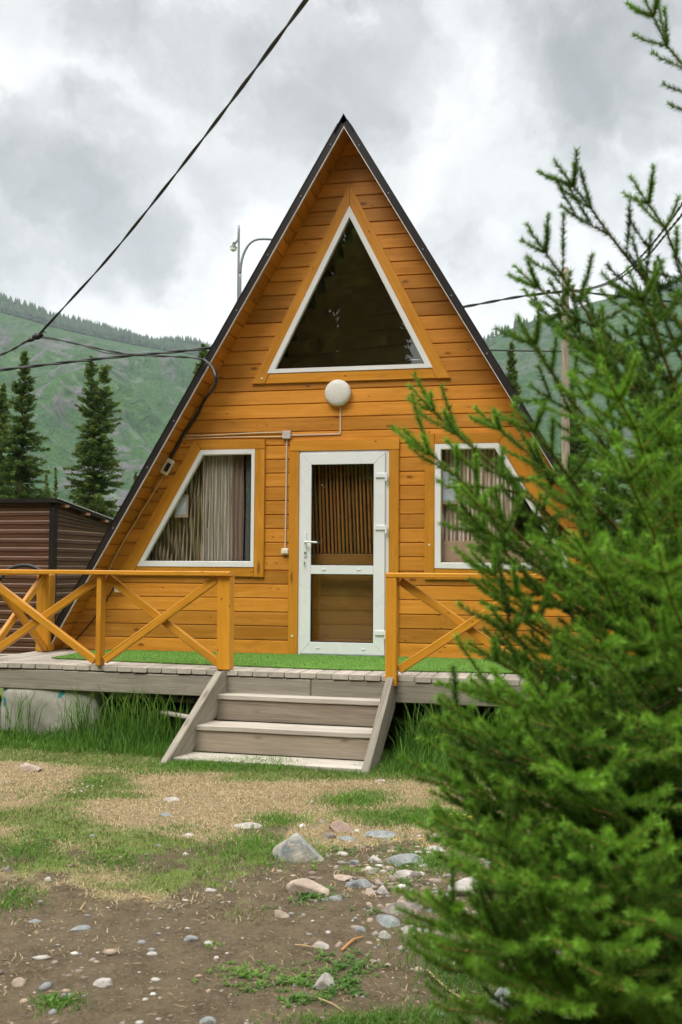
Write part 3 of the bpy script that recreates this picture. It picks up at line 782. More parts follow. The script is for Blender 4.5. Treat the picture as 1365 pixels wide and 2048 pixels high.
curtain('striped_reflection', .86, 1.62, 1.12, 2.2, .10, 16, .02, cloth('rose_stripe_reflection', (.34, .25, .20), (.78, .66, .56)), 'pinkish brown striped sheet standing in for a reflection in the right window', 1.0, None, 7)  # same mirrored stripes, built as a sheet behind the right pane
mb = MB(); mb.box((.87, .06, .84), (1.95, .09, 1.14)); tag(mb.build('sill_board', cloth('tan_board', (.50, .34, .24))), 'tan board below the striped sheet in the right window', 'board')
for (x, z, w_, h_, lab) in ((-1.775, 1.50, .15, .24, 'small pale framed pane standing in for a mirrored window, over the brown stripes of the left window'), (1.0, 1.68, .17, .36, 'small pale framed pane standing in for a mirrored window at the top left of the right window')):
    pc = empty('reflected_window', (x, .075, z), lab, 'picture')  # added frame and pane, standing in for a mirrored window
    mb = MB(); mb.ring([(x-w_/2, z-h_/2), (x+w_/2, z-h_/2), (x+w_/2, z+h_/2), (x-w_/2, z+h_/2)], [(x-w_/2+.022, z-h_/2+.03), (x+w_/2-.022, z-h_/2+.03), (x+w_/2-.022, z+h_/2-.03), (x-w_/2+.022, z+h_/2-.03)], .055, .035, .003); mb.build('frame', simple('reflected_frame_wood', (.42, .33, .26)), pc)  # frame of the mirrored window, part of the stand-in
    mb = MB(); mb.box((x-w_/2+.02, .038, z-h_/2+.028), (x+w_/2-.02, .05, z+h_/2-.028)); mb.build('picture', simple('pale_grey_pane', (.50, .55, .60), .5, .3, 0, .2, 14), pc)  # pale pane of the mirrored window

# ================================================================== things on the front wall
l = empty('wall_lamp', (-.104, -.005, 2.613), 'round off-white bulkhead lamp above the door', 'lamp')
mb = MB(); mb.lathe([(.126, 0), (.126, .03)], (-.104, -.002, 2.613), (0, -1, 0), 48); mb.build('lamp_base', PVC, l, smooth=False)
mb = MB(); mb.lathe([(.133, .026), (.134, .045), (.128, .060), (.112, .070), (.085, .077), (.05, .081), (.001, .083)], (-.104, 0, 2.613), (0, -1, 0), 56); mb.build('lamp_shade', LAMPM, l, smooth=True)
def conduit(pts, label, w=.016, mat=CONDUIT, name='cable_duct'):
    mb = MB()
    for a, b in zip(pts[:-1], pts[1:]): mb.beam(a, b, w, .011, (0, -1, 0), .002)
    o = mb.build(name, mat); tag(o, label, 'cable duct'); return o
y_ = -.007
conduit([(-.084, y_, 2.482), (-.082, y_, 2.207), (-.592, y_, 2.203)], 'tan cable duct from the round lamp down and across to the junction box')
conduit([(-.636, y_-.001, 2.163), (-.642, y_-.001, 1.063)], 'long vertical tan cable duct between the junction box and the switch')
mb = MB(); mb.tube([(-1.765, -.012, 2.222), (-1.4, -.012, 2.222), (-1.0, -.012, 2.232), (-.70, -.012, 2.235), (-.68, -.012, 2.228)], .007, 8); o = mb.build('cable', simple('tan_cable', (.60, .45, .26))); tag(o, 'upper loose tan cable running left from the junction box', 'cable')
mb = MB(); mb.tube([(-1.75, -.012, 2.190), (-1.2, -.012, 2.194), (-.68, -.012, 2.189)], .0065, 8); o = mb.build('cable', bpy.data.materials['tan_cable']); tag(o, 'lower straight tan cable running left from the junction box', 'cable')
j = empty('junction_box', (-.634, -.005, 2.205), 'square grey plastic junction box to the upper left of the door', 'junction box')
mb = MB(); mb.box((-.676, -.040, 2.164), (-.592, -.001, 2.246), ch=.006); mb.build('box', GREYPL, j); mb = MB(); mb.lathe([(.005, 0), (.004, .003)], (-.634, -.040, 2.205), (0, -1, 0), 10); mb.build('screw', STEEL, j)
j = empty('light_switch', (-.640, -.005, 1.03), 'cream light switch left of the door at handle height', 'switch')
mb = MB(); mb.box((-.676, -.040, 1.0), (-.604, -.001, 1.062), ch=.007); mb.build('housing', CREAM, j); mb = MB(); mb.box((-.666, -.047, 1.012), (-.640, -.0395, 1.052), ch=.003); mb.box((-.638, -.047, 1.012), (-.614, -.0395, 1.052), ch=.003); mb.build('rocker', CREAM, j)
# breaker box on the slope, cable from the pole
dn = unit([-.515, 0, -.86]); ac = np.cross(dn, [0, -1, 0])
def sl_pt(c, a, b, y): return np.array(c)+dn*a+np.array([-dn[2], 0, dn[0]])*b+np.array([0, y, 0])
j = empty('breaker_box', (-1.905, -.01, 1.90), 'small cream outdoor socket box with black window on the left slope of the front wall', 'electric box')
mb = MB(); mb.beam(sl_pt((-1.905, 0, 1.90), -.085, 0, -.028), sl_pt((-1.905, 0, 1.90), .085, 0, -.028), .085, .05, (0, -1, 0), .008); mb.build('housing', CREAM, j)
mb = MB(); mb.beam(sl_pt((-1.905, 0, 1.90), -.045, .012, -.056), sl_pt((-1.905, 0, 1.90), .05, .012, -.056), .045, .012, (0, -1, 0), .003); mb.build('cover', RUB, j)
mb = MB(); mb.tube([(-1.95, -.012, 1.81), (-2.2, -.012, 1.42), (-2.48, -.012, .96), (-2.62, -.012, .62)], .0065, 8); o = mb.build('cable', bpy.data.materials['tan_cable']); tag(o, 'thin tan cable slanting down the wall below the cream socket box', 'cable')
mb = MB(); mb.tube([(-2.46, -.02, .70), (-2.56, -.02, .52), (-2.72, -.02, .30), (-2.90, -.02, .1), (-2.98, -.03, .0)], .006, 8); o = mb.build('cable', CABLE); tag(o, 'thin black cable low on the wall behind the left railing', 'cable')
mb = MB(); mb.box((-2.47, -.035, .60), (-2.38, 0, .66), ch=.004); o = mb.build('cable_box', CREAM); tag(o, 'small cream cable box low on the wall behind the left railing', 'cable box')

J1 = P(75, 672, 12.0)
wires = []
def wire(pts, r, label, twist=False, group=None, n=0):
    mb = MB(); pts = np.array(pts, float); c = crom(pts, 14)
    if twist:
        L = np.concatenate([[0], np.cumsum(np.linalg.norm(np.diff(c, axis=0), axis=1))]); N = int(L[-1]/.05)
        q = np.stack([np.interp(np.linspace(0, L[-1], N), L, c[:, i]) for i in range(3)], 1); s_ = np.linspace(0, L[-1], N)
        d = unit(c[-1]-c[0]); u = unit(np.cross(d, (0, 0, 1))); w = np.cross(d, u)
        for ph in (0, math.pi):
            a = s_*2*math.pi/twist+ph
            mb.tube(q+r*.55*(np.cos(a)[:, None]*u+np.sin(a)[:, None]*w), r*.62, 6, cr=False)
    else: mb.tube(c, r, 6, cr=False)
    o = mb.build('power_cable', CABLE); tag(o, label, 'cable'); return o
wire([P(668, -80, 5.2), P(612, 0, 6.0), P(400, 285, 8.6), P(230, 500, 10.6), P(130, 612, 11.6), J1], .0125, 'thick twisted overhead cable crossing the sky from the top to the splice on the left', 1.5)
wire([J1, P(50, 684, 12.4), P(0, 710, 13.2), P(-120, 752, 15)], .014, 'twisted cable running from the splice out of the picture on the left', .8)
HK = np.array([-1.63, OV-.05, 2.99])
wire([J1+np.array([.06, 0, -.01]), P(130, 682, 11.8), P(250, 707, 11.2), P(370, 714, 10.6), P(408, 719, 10.25)], .011, 'service cable sagging from the splice to the left roof edge of the cabin', .7)
wire([P(408, 719, 10.25), P(425, 735, 10.2), P(432, 757, 10.15), P(428, 775, 10.25), (-1.50, -.03, 2.60), (-1.60, -.03, 2.42), (-1.74, -.03, 2.22), (-1.82, -.03, 2.08), (-1.875, -.03, 1.985)], .016, 'black cable bending round the left roof edge down to the cream socket box', False)
wire([P(82, 676, 11.97), P(150, 686, 11.6), P(215, 706, 11.3), P(300, 708, 11.0)], .006, 'thin loose strand looping beside the service cable at the splice', False)
sp_ = empty('cable_splice', J1, 'knotted black splice clamp where the overhead cables meet on the left', 'cable splice')
mb = MB(); mb.lathe([(.02, -.06), (.035, -.03), (.042, 0), (.03, .05), (.015, .07)], J1, (1, .2, .3), 10); mb.build('clamp', CABLE, sp_)
mb = MB(); q = P(62, 679, 12.2); mb.lathe([(.015, -.05), (.03, 0), (.02, .05)], q, (1, 0, .3), 8); mb.build('clamp', CABLE, sp_); mb = MB(); mb.tube([J1+(.02, 0, .02), J1+(.08, 0, .05), J1+(.10, 0, .03)], .008, 6); mb.build('binding', CABLE, sp_)
wire([P(-80, 752, 24), P(0, 740, 24), P(200, 717, 24.5), P(425, 695, 25), P(690, 655, 26), P(925, 614, 27.2), P(1040, 593, 27.7), P(1126, 583, 27.9)], .034, 'long twisted cable passing behind the cabin to the wooden pole', 1.3)
wire([P(700, 695, 40), P(975, 700, 41), P(1180, 703, 42), P(1420, 701, 43)], .035, 'straight cable behind the right slope of the roof, lowest of the lines by the pole')
wire([P(1134, 580, 27.9), P(1170, 578, 26), P(1225, 560, 22), P(1280, 515, 18), P(1335, 450, 15), P(1400, 355, 12)], .017, 'upper of the two twisted cables climbing right from the wooden pole', .8)
wire([P(1134, 582, 27.9), P(1170, 580, 26), P(1225, 564, 22), P(1285, 522, 18), P(1335, 465, 15), P(1400, 385, 12)], .017, 'lower of the two twisted cables climbing right from the wooden pole', .8)
wire([P(1134, 580, 27.9), P(1200, 588, 28), P(1310, 600, 28), P(1450, 612, 28.5)], .028, 'cable leaving the wooden pole almost level to the right', 1.2)

# ================================================================== deck, railing, stairs
def FY(x): return -1.652-.0488*x
TH0 = math.atan(.0488); ex = np.array([math.cos(TH0), -math.sin(TH0), 0]); ey = np.array([math.sin(TH0), math.cos(TH0), 0])  # along / into
def fp(x, off=0, z=0): return np.array([x, FY(x)-off, z])
deck = empty('deck', (0, -1.0, -.60), 'grey weathered plank deck in front of the cabin', 'deck')
mb = MB(); x = -3.22
while x < 3.6:
    w_ = rng.uniform(.132, .146); xm = x+w_/2; e = rng.uniform(-.012, .012)
    mb.beam((xm, FY(xm)-.02+e, -.026-.0015*rng.random()), (xm, .018, -.026), w_-.007, .044, (0, 0, 1), .005); x += w_
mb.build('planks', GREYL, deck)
mb = MB(); mb.beam(fp(-3.25, -.03, -.147), fp(.05, -.03, -.147), .085, .175, (0, 0, 1), .008, sub=14, wob=.002)
mb.build('beam', GREY, deck)
mb = MB(); mb.beam(fp(.056, -.032, -.140), fp(3.6, -.03, -.132), .085, .172, (0, 0, 1), .008, sub=14, wob=.002)
mb.build('beam', GREY, deck)
mb = MB(); mb.beam((-3.19, -1.45, -.147), (-3.19, .0, -.147), .08, .17, (0, 0, 1), .006); mb.build('side_beam', GREY, deck)
for x in (-3.05, -1.0, .9, 3.2):
    for y in (-.15,):
        mb = MB(); z = float(gz(x, y)); mb.beam((x, y, z-.05), (x, y, -.06), .12, .12, (0, 1, 0), .008); mb.build('support_post', GREY, deck)
for x in (1.9,):
    mb = MB(); y = FY(x)+.1; z = float(gz(x, y)); mb.beam((x, y, z-.05), (x, y, -.2), .14, .14, (0, 1, 0), .008); mb.build('support_post', GREY, deck)
# turf
mb = MB(); V = []
xs = np.linspace(-2.62, 3.2, 90)
for j in range(2):
    for x in xs:
        yf = np.interp(x, [-2.62, -1.1, .15, 1.4, 3.2], [-1.065, -1.265, -1.375, -1.29, -1.3])+.006*math.sin(x*23)+.004*math.sin(x*51)
        V.append((x, yf if j == 0 else -.03, .010+.002*math.sin(x*31)))
n = len(xs); V += [(a, b, .0005) for a, b, c in V[:n]]
Fc = [[i, i+1, n+i+1, n+i] for i in range(n-1)]+[[2*n+i, 2*n+i+1, i+1, i] for i in range(n-1)]
mb.add(V, Fc, (1, 0, 0)); tm = mb.build('turf_mat', TURF, None, (0, -.7, 0)); tag(tm, 'bright green artificial grass mat lying on the deck along the cabin wall', 'artificial grass')
nb = 26000; r = np.random.default_rng(3); bx = r.uniform(-2.62, 3.2, nb); yf = np.interp(bx, [-2.62, -1.1, .15, 1.4, 3.2], [-1.065, -1.265, -1.375, -1.29, -1.3]); by = yf+(-.035-yf)*r.random(nb)
a = r.uniform(0, 6.28, nb); L = r.uniform(.009, .015, nb); V = np.stack([np.stack([bx-.0018*np.cos(a), by-.0018*np.sin(a), np.full(nb, .010)], -1), np.stack([bx+.0018*np.cos(a), by+.0018*np.sin(a), np.full(nb, .010)], -1),
     np.stack([bx+r.normal(0, .005, nb), by+r.normal(0, .005, nb), .010+L], -1)], 1).reshape(-1, 3)
tb = bigmesh('turf_pile', V, np.arange(nb*3).reshape(-1, 3), TURF, loc=ORG[tm.name]); tb.parent = tm; tb.location = (0, 0, 0)

# railings
def railing(label, x0, x1, posts, crosses, top, zt0, zt1):
    rl = empty('railing', fp((x0+x1)/2, 0, 0), label, 'railing')
    mb = MB(); mb.beam(fp(x0, .015, zt0), fp(x1, .015, zt1), .125, .040, (0, 0, 1), .006, sub=8, wob=.0012); mb.build('handrail', RAIL, rl)
    for x, w_, off, zb in posts:
        mb = MB(); mb.beam(fp(x, off, zb), fp(x, off, .793), w_, w_ if w_ > .05 else .095, ey, .006); mb.build('post', RAIL, rl)
    for (xa, za, xb, zb), off in crosses:
        mb = MB(); mb.beam(fp(xa, off, za), fp(xb, off, zb), .045, .068, np.cross(unit(fp(xb, off, zb)-fp(xa, off, za)), ey), .006); mb.build('brace', RAIL, rl)
    return rl
rl = railing('orange wooden railing with crossed braces left of the stairs', -3.20, -.655, [(-.722, .115, -.02, -.002), (-1.892, .048, -.0, -.002), (-3.12, .10, -.03, .0)],
        [((-1.84, .045, -.80, .765), .005), ((-1.84, .765, -.79, .045), -.045), ((-3.06, .765, -1.935, .035), .0), ((-3.06, .035, -1.935, .765), -.048)], 0, .817, .812)
rr_ = railing('orange wooden railing with crossed braces right of the stairs', .693, 3.5, [(.742, .092, .028, -.085), (1.93, .048, 0, -.002), (3.2, .1, 0, -.002)],
        [((.80, .765, 1.875, .045), -.045), ((.80, .045, 1.875, .765), .005), ((1.975, .765, 3.14, .045), -.045), ((1.975, .045, 3.14, .765), .005)], 0, .813, .813)
sr = empty('railing', (-3.1, -.9, 0), 'short side railing with crossed braces at the left end of the deck', 'railing')
mb = MB(); mb.beam((-3.1, -1.42, .80), (-3.1, -.24, .80), .11, .04, (0, 0, 1), .006); mb.build('handrail', RAIL, sr)
mb = MB(); mb.beam((-3.10, -.30, 0.0), (-3.10, -.30, .785), .15, .12, (0, 1, 0), .008); mb.build('post', RAIL, sr)
for za, zb, dx in ((.03, .75, 0), (.75, .03, .048)):
    mb = MB(); mb.beam((-3.1+dx, -1.40, za), (-3.1+dx, -.38, zb), .045, .07, (0, 0, 1), .006); mb.build('brace', RAIL, sr)

# stairs
st = empty('stairs', (-.08, -2.05, -.69), 'weathered grey wooden steps leading up to the deck', 'stairs')
def tread(z, off0, off1, xa, xb):
    mb = MB(); n = 2; w_ = (off1-off0)/n
    for i in range(n):
        o_ = off0+w_*(i+.5); mb.beam(fp(xa, o_, z-.021+.001*i), fp(xb, o_, z-.019+.001*i), w_-.006, .042, (0, 0, 1), .006, sub=10, wob=.0012)
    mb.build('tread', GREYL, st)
tread(-.195, -.0, .165, -.825, .685); tread(-.408, .17, .47, -.855, .665); tread(-.620, .47, .775, -.872, .650)
def riser(z0, z1, off, xa, xb):
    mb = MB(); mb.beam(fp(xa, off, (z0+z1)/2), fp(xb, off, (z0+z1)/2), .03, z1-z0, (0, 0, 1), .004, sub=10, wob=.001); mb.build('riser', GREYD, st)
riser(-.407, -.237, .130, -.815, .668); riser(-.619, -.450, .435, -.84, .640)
for s, xt, xb in ((-1, -.715, -.925), (1, .745, .665)):
    # stringer: plank on edge from the deck to the ground, slightly splayed, with a facing strip
    top = fp(xt, .02, -.02); bot = np.array([xb, -2.47, -.70])
    d = unit(bot-top); up = np.cross(d, unit(np.cross((0, 0, 1), d))); up = np.array([0, -math.sin(math.atan2(.68, .8)), .0])
    mb = MB()
    for w_, h_, dx, dn_ in ((.045, .20, 0, 0),):
        V = []
        for (yy, zz) in ((top[1], -.015), (top[1]+.0, -.26), (bot[1]+.20, -.72), (bot[1]-.012, -.72), (bot[1]-.03, -.665), (top[1]-.10, -.015)):
            f = (zz+.015)/(-.69); x = xt+(xb-xt)*max(0, min(1, (top[1]-yy)/(top[1]-bot[1])))
            V.append((x, yy, zz))
        n = len(V); V2 = [(a-.03*s*-1*0-.024, b, c) for a, b, c in V]+[(a+.024, b, c) for a, b, c in V]
        mb.add(V2, [list(range(n))[::-1], [n+i for i in range(n)]]+[[i, (i+1) % n, n+(i+1) % n, n+i] for i in range(n)], unit(bot-top))
    so = mb.build('stringer', GREY, st)
    mb = MB(); q0 = np.array([xt+s*.004, top[1]-.105, -.012]); q1 = np.array([xb+s*.004, bot[1]-.035, -.70])
    mb.beam(q0, q1, .052, .03, (0, -1, .9), .005, sub=6, wob=.001); mb.build('facing_strip', GREY, so)

# bits below the deck
mb = MB(); r = np.random.default_rng(12)
def sackshape(c, sx, sy, sz, seed, lab):
    r = np.random.default_rng(seed); V = []; n, m_ = 36, 14
    for j in range(m_+1):
        v = j/m_; z = c[2]-sz/2+sz*v
        for i in range(n):
            a = 2*math.pi*i/n; ca, sa = math.cos(a), math.sin(a)
            k = (abs(ca)**5+abs(sa)**5)**(-1/5)
            bul = 1-.10*abs(2*v-1)**3+.035*math.sin(3*a+v*5+seed)+.02*math.sin(9*a+seed*2+v*11)
            V.append((c[0]+sx/2*ca*k*bul, c[1]+sy/2*sa*k*bul, z+.012*math.sin(5*a+seed)))
    Fc = [[j*n+i, j*n+(i+1) % n, (j+1)*n+(i+1) % n, (j+1)*n+i] for j in range(m_) for i in range(n)]+[list(range(n))[::-1], [m_*n+i for i in range(n)]]
    mb = MB(); mb.add(V, Fc, (1, 0, 0)); o = mb.build('sack', SACK, None, None, True); tag(o, lab, 'sack'); return o
sackshape((-2.42, -1.36, -.46), 1.0, .36, .46, 3, 'large off-white woven sack with teal print wedged under the left end of the deck')
sackshape((-3.16, -1.42, -.50), .34, .36, .36, 8, 'white sack with teal stripe cut by the left edge of the photo under the deck')
for i, (a, b, h_, lab) in enumerate((((-2.0, -1.25, -.30), (-1.08, -1.30, -.315), .035, 'uppermost thin pale board lying in the dark gap under the deck'),
                                   ((-1.9, -1.15, -.44), (-1.05, -1.25, -.43), .03, 'lower thin board lying under the deck behind the tall grass'))):
    mb = MB(); mb.beam(a, b, .14, h_, (0, 0, 1)); tag(mb.build('board', GREY), lab, 'board')
mb = MB(); mb.beam((-1.30, -1.55, -.395), (-.955, -1.78, -.395), .07, .032, (0, 0, 1), .01); tag(mb.build('plank_end', GREYL), 'pale plank end sticking out beside the left stringer of the stairs', 'plank')
mb = MB(); mb.box((-3.0, -.2, -.7), (3.0, 0, -.05)); 
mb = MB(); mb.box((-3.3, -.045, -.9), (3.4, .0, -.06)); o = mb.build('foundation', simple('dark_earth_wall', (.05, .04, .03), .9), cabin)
# planks left of the deck
gp = 'grey boards piled left of the deck'
for i, (x, y, z, a, L_, lab) in enumerate(((-4.3, .7, -.16, 8, 1.9, 'topmost grey board of the pile left of the deck'), (-4.25, .35, -.22, 4, 2.1, 'middle grey board of the pile left of the deck'), (-4.2, .0, -.30, 10, 1.8, 'lowest and nearest grey board of the pile left of the deck'))):
    c = np.array([x, y, z]); d = np.array([math.sin(R(60+a)), math.cos(R(60+a)), 0])*L_/2
    mb = MB(); mb.beam(c-d, c+d, .15, .04, (0, 0, 1)); o = mb.build('board', GREY); tag(o, lab, 'board', gp)
    mb = MB()
for x, y in ((-4.9, .1), (-3.7, .75)):
    z0 = float(gz(x, y)); mb = MB(); mb.box((x-.12, y-.12, z0-.02), (x+.12, y+.12, -.34)); tag(mb.build('timber_block', GREY), 'timber block carrying the pile of grey boards, %s' % ('further left' if x < -4 else 'close to the cabin'), 'block')
q0 = onz(10, 1290, .03)
mb = MB(); mb.beam((-4.05, -.62, -.7), (-4.05, -.62, .06), .16, .16, (0, 1, 0), .01); tag(mb.build('timber_stump', RAIL), 'short orange timber stump at the left edge behind the railing', 'stump')
# hose
c = ony(52, 1190, .9)
hz = [ony(-45, 1245, .75), ony(-30, 1192, .8), ony(0, 1158, .85), ony(20, 1138, .9), ony(52, 1131, .9), ony(80, 1141, .9), ony(97, 1163, .9), ony(107, 1200, .9), ony(108, 1240, .9), ony(104, 1275, .9), ony(98, 1300, .9)]
mb = MB(); mb.tube(hz, .022, 10); tag(mb.build('hose', RUB, None, None, True), 'black hose arching up behind the left railing', 'hose')

# ================================================================== shed
SY = 2.6
c0 = ony(108, 998, SY); SX = c0[0]; SZ = c0[2]
shed = empty('shed', (SX-2.2, SY+1.5, -.7), 'low brown shed with horizontal metal siding behind the left railing', 'shed')
t = NT('brown_log_siding'); v = t.coord('gr', (1.5, 30, 30)); n = t.noise(v, 1, 5); col = t.mix(t.mr(n, .3, .7), (.060, .024, .014), (.135, .058, .030)); SID = t.set(col, .38, .5)
SPC = .120
def siding(p0, p1, ztop0, ztop1, zbot):
    d = unit(np.array(p1)-p0); L = np.linalg.norm(np.array(p1)-p0); nrm = np.array([d[1], -d[0], 0]); mb = MB()
    z = zbot; kk = 0
    while z < max(ztop0, ztop1):
        prof = [(0, .000), (.004, .020), (.050, .026), (.058, .012), (.066, .012), (.074, .026), (.112, .022), (.1195, .0)]
        V = []; Fc = []
        def lim(zz, s): 
            zt = ztop0+(ztop1-ztop0)*s; return min(zz, zt)
        for h, o in prof:
            for s in (0, 1): q = np.array(p0)+d*L*s+nrm*o; V.append((q[0], q[1], lim(z+h, s)))
        for i in range(len(prof)-1): Fc.append([2*i, 2*i+1, 2*i+3, 2*i+2])
        mb.add(V, Fc, d); z += SPC
    return mb
siding((SX-4.4, SY, 0), (SX, SY, 0), SZ-.05, SZ-.05, SZ-.05-20*SPC).build('wall', SID, shed)
siding((SX, SY, 0), (SX, SY+3.0, 0), SZ-.06, SZ-.42, SZ-.05-20*SPC).build('wall', SID, shed)
mb = MB()
for k in range(20):
    z = SZ-.05-SPC*(k+1)+.0005
    for a, b in (((SX-4.4, SY-.0215), (SX, SY-.0215)), ((SX+.0215, SY), (SX+.0215, SY+3.0))):
        zz = z+.1175
        p0_ = (a[0], a[1], zz); p1_ = (b[0], b[1], zz)
        if a[0] == b[0] and zz > SZ-.15-.42*.6: continue
        mb.beam(p0_, p1_, .004, .009, (0, 0, 1), .001)
mb.build('seam_lines', simple('pale_seam', (.50, .36, .30), .4), shed)  # thin paler strips along the siding seams
mb = MB(); mb.box((SX-.04, SY-.045, -.8), (SX+.045, SY+.04, SZ-.045), (0, 0, 1), .005); mb.build('corner_post', BROWN, shed)
mb = MB()
V = [(SX-4.5, SY-.10, SZ+.0), (SX+.10, SY-.10, SZ+.0), (SX+.10, SY+3.1, SZ-.37), (SX-4.5, SY+3.1, SZ-.37)]; V2 = V+[(a, b, c-.05) for a, b, c in V]
mb.add(V2, [[0, 1, 2, 3], [7, 6, 5, 4], [0, 4, 5, 1], [1, 5, 6, 2], [2, 6, 7, 3], [3, 7, 4, 0]], (1, 0, 0)); ro = mb.build('roof', BROWN, shed)
mb = MB(); mb.beam((SX+.105, SY-.1, SZ+.004), (SX+.105, SY+3.1, SZ-.366), .012, .012, (0, 0, 1), .002); mb.build('roof_edge', EDGE, ro)
RAFT = simple('rafter_wood', (.42, .20, .12))
for q in (.12, .75, 1.35, 1.62, 1.95, 2.4):
    mb = MB(); mb.box((SX+.02, SY+q, SZ-.02-q*.119-.07), (SX+.107, SY+q+.12, SZ-.02-q*.119-.035)); mb.build('rafter_end', RAFT, shed)

# ================================================================== lamps and pole
pA = P(476, 600, 34); gA = float(gz(pA[0], pA[1])); tp = P(478, 484, 34)
s1 = empty('street_lamp', (pA[0], pA[1], gA), 'thin grey lamp post with a small hooked lantern behind the left roof edge', 'street lamp')
mb = MB(); mb.tube([(tp[0]-.03, tp[1], gA-.1), (tp[0]-.02, tp[1], 4.0), tp, P(476.5, 481, 34), P(473.5, 482.5, 34), P(471, 487, 34)], [.055, .04, .035, .035, .03], 10); mb.build('pole', STEEL, s1, smooth=True)
lc = P(467.5, 494, 34)
mb = MB(); mb.lathe([(.03, .17), (.05, .14), (.06, .06), (.11, .0), (.12, -.02)], lc, (.1, 0, 1), 20); mb.build('lamp_cap', simple('lamp_green', (.10, .14, .11)), s1)
mb = MB(); mb.lathe([(.105, -.02), (.10, -.09), (.06, -.13), (.01, -.14)], lc, (.1, 0, 1), 20); mb.build('lamp_glass', simple('lamp_milk_glass', (.75, .75, .68), .2), s1, smooth=True)
tB = P(483, 570, 33.7)
s2 = empty('street_lamp', (tB[0], tB[1], gA), 'taller grey lamp post with a long arm curving behind the roof', 'street lamp')
mb = MB(); mb.tube([(tB[0]-.05, tB[1], gA-.1), (tB[0]-.03, tB[1], 4.0), P(480.5, 580, 33.7), P(481, 545, 33.7), P(484, 520, 33.7), P(492, 498, 33.7), P(503, 484, 33.7), P(517, 478, 33.7), P(540, 478, 33.7), P(575, 482, 33.7)], [.06, .045, .042, .042, .04, .04, .04, .035], 10); mb.build('pole', STEEL, s2, smooth=True)
mb = MB(); q = P(585, 484, 33.7); mb.lathe([(.03, -.3), (.09, -.2), (.11, .1), (.06, .3)], q, (1, -.2, -.1), 16); mb.build('lamp_head', STEEL, s2, smooth=True)
t = NT('pole_wood'); n = t.noise(t.coord('Object', (40, 40, 2.2)), 1, 6, .65); n2 = t.noise(t.coord('Object', (22, 22, 14)), 1, 4)
col = t.mix(t.mr(n, .3, .7), (.20, .15, .11), (.44, .37, .30)); col = t.mix(t.mr(n2, .56, .7, 0, .6), col, (.28, .15, .08)); t.bump(n, .02, .6); POLE = t.set(col, .9, .1)
pP = P(1131, 800, 28); gP = float(gz(pP[0], pP[1])); tP = P(1131.5, 535, 28)
up_ = empty('utility_pole', (pP[0], pP[1], gP), 'round weathered wooden utility pole right of the cabin', 'pole')
mb = MB(); mb.tube([(pP[0], pP[1], gP-.2), (pP[0]+.01, pP[1], 2), (pP[0]+.01, pP[1], 5), tP], [.125, .115, .105, .088], 16); mb.build('shaft', POLE, up_, smooth=True)
mb = MB(); q = P(1126, 582, 27.85); mb.tube([q, q+(.05, -.1, .02), P(1131, 581, 27.8), P(1137, 580, 27.85)], .02, 8); mb.build('cable_clamp', CABLE, up_); mb = MB(); mb.lathe([(.03, -.05), (.045, 0), (.03, .06)], P(1097, 582, 27.8), (1, 0, .1), 10); mb.build('cable_clamp', CABLE, up_)

# ================================================================== stones
def stonemat(name, a, b, c, rough=.75):
    t = NT(name); n = t.noise(t.coord('Object'), 11, 5, .6, .5); n2 = t.noise(t.coord('Object'), 60, 5, .7); n3 = t.noise(t.coord('Object'), 5, 4, .55, 1.5)
    col = t.mix(t.mr(n, .38, .62), a, b); col = t.mix(t.mr(n3, .55, .62, 0, .8), col, c); col = t.mix(t.mr(n2, .5, .75, 0, .5), col, tuple(q*.5 for q in a)); col = t.mix(t.mr(n2, .42, .28, 0, .4), col, (.6, .58, .55))
    t.bump(t.math('ADD', n, n2), .01, .7); return t.set(col, rough, .25)
S_BLUE = stonemat('blue_grey_stone', (.17, .185, .18), (.29, .30, .285), (.34, .30, .26))
S_PALE = stonemat('pale_stone', (.34, .31, .27), (.48, .445, .39), (.24, .25, .24))
S_PINK = stonemat('pinkish_stone', (.34, .26, .20), (.47, .38, .30), (.27, .25, .22))
S_RED = stonemat('reddish_stone', (.22, .15, .11), (.32, .24, .18), (.27, .25, .22))
S_BIG = stonemat('boulder_stone', (.17, .195, .185), (.46, .41, .34), (.34, .29, .23))
S_DARK = stonemat('dark_stone', (.16, .13, .11), (.26, .22, .19), (.32, .28, .25))
_ico = {}
def ico(sub):
    if sub in _ico: return _ico[sub]
    import bmesh
    bm = bmesh.new(); bmesh.ops.create_icosphere(bm, subdivisions=sub, radius=1.0)
    v = np.array([q.co[:] for q in bm.verts]); f = [[w.index for w in q.verts] for q in bm.faces]; bm.free(); _ico[sub] = (v, f); return _ico[sub]
def n3(p, s, f):
    return (vnoise(p[:, 0]*f+31, p[:, 1]*f+p[:, 2]*f*.7+57, s)+vnoise(p[:, 2]*f+11, p[:, 0]*f*.8-p[:, 1]*f*.5+93, s+3))/2-.5
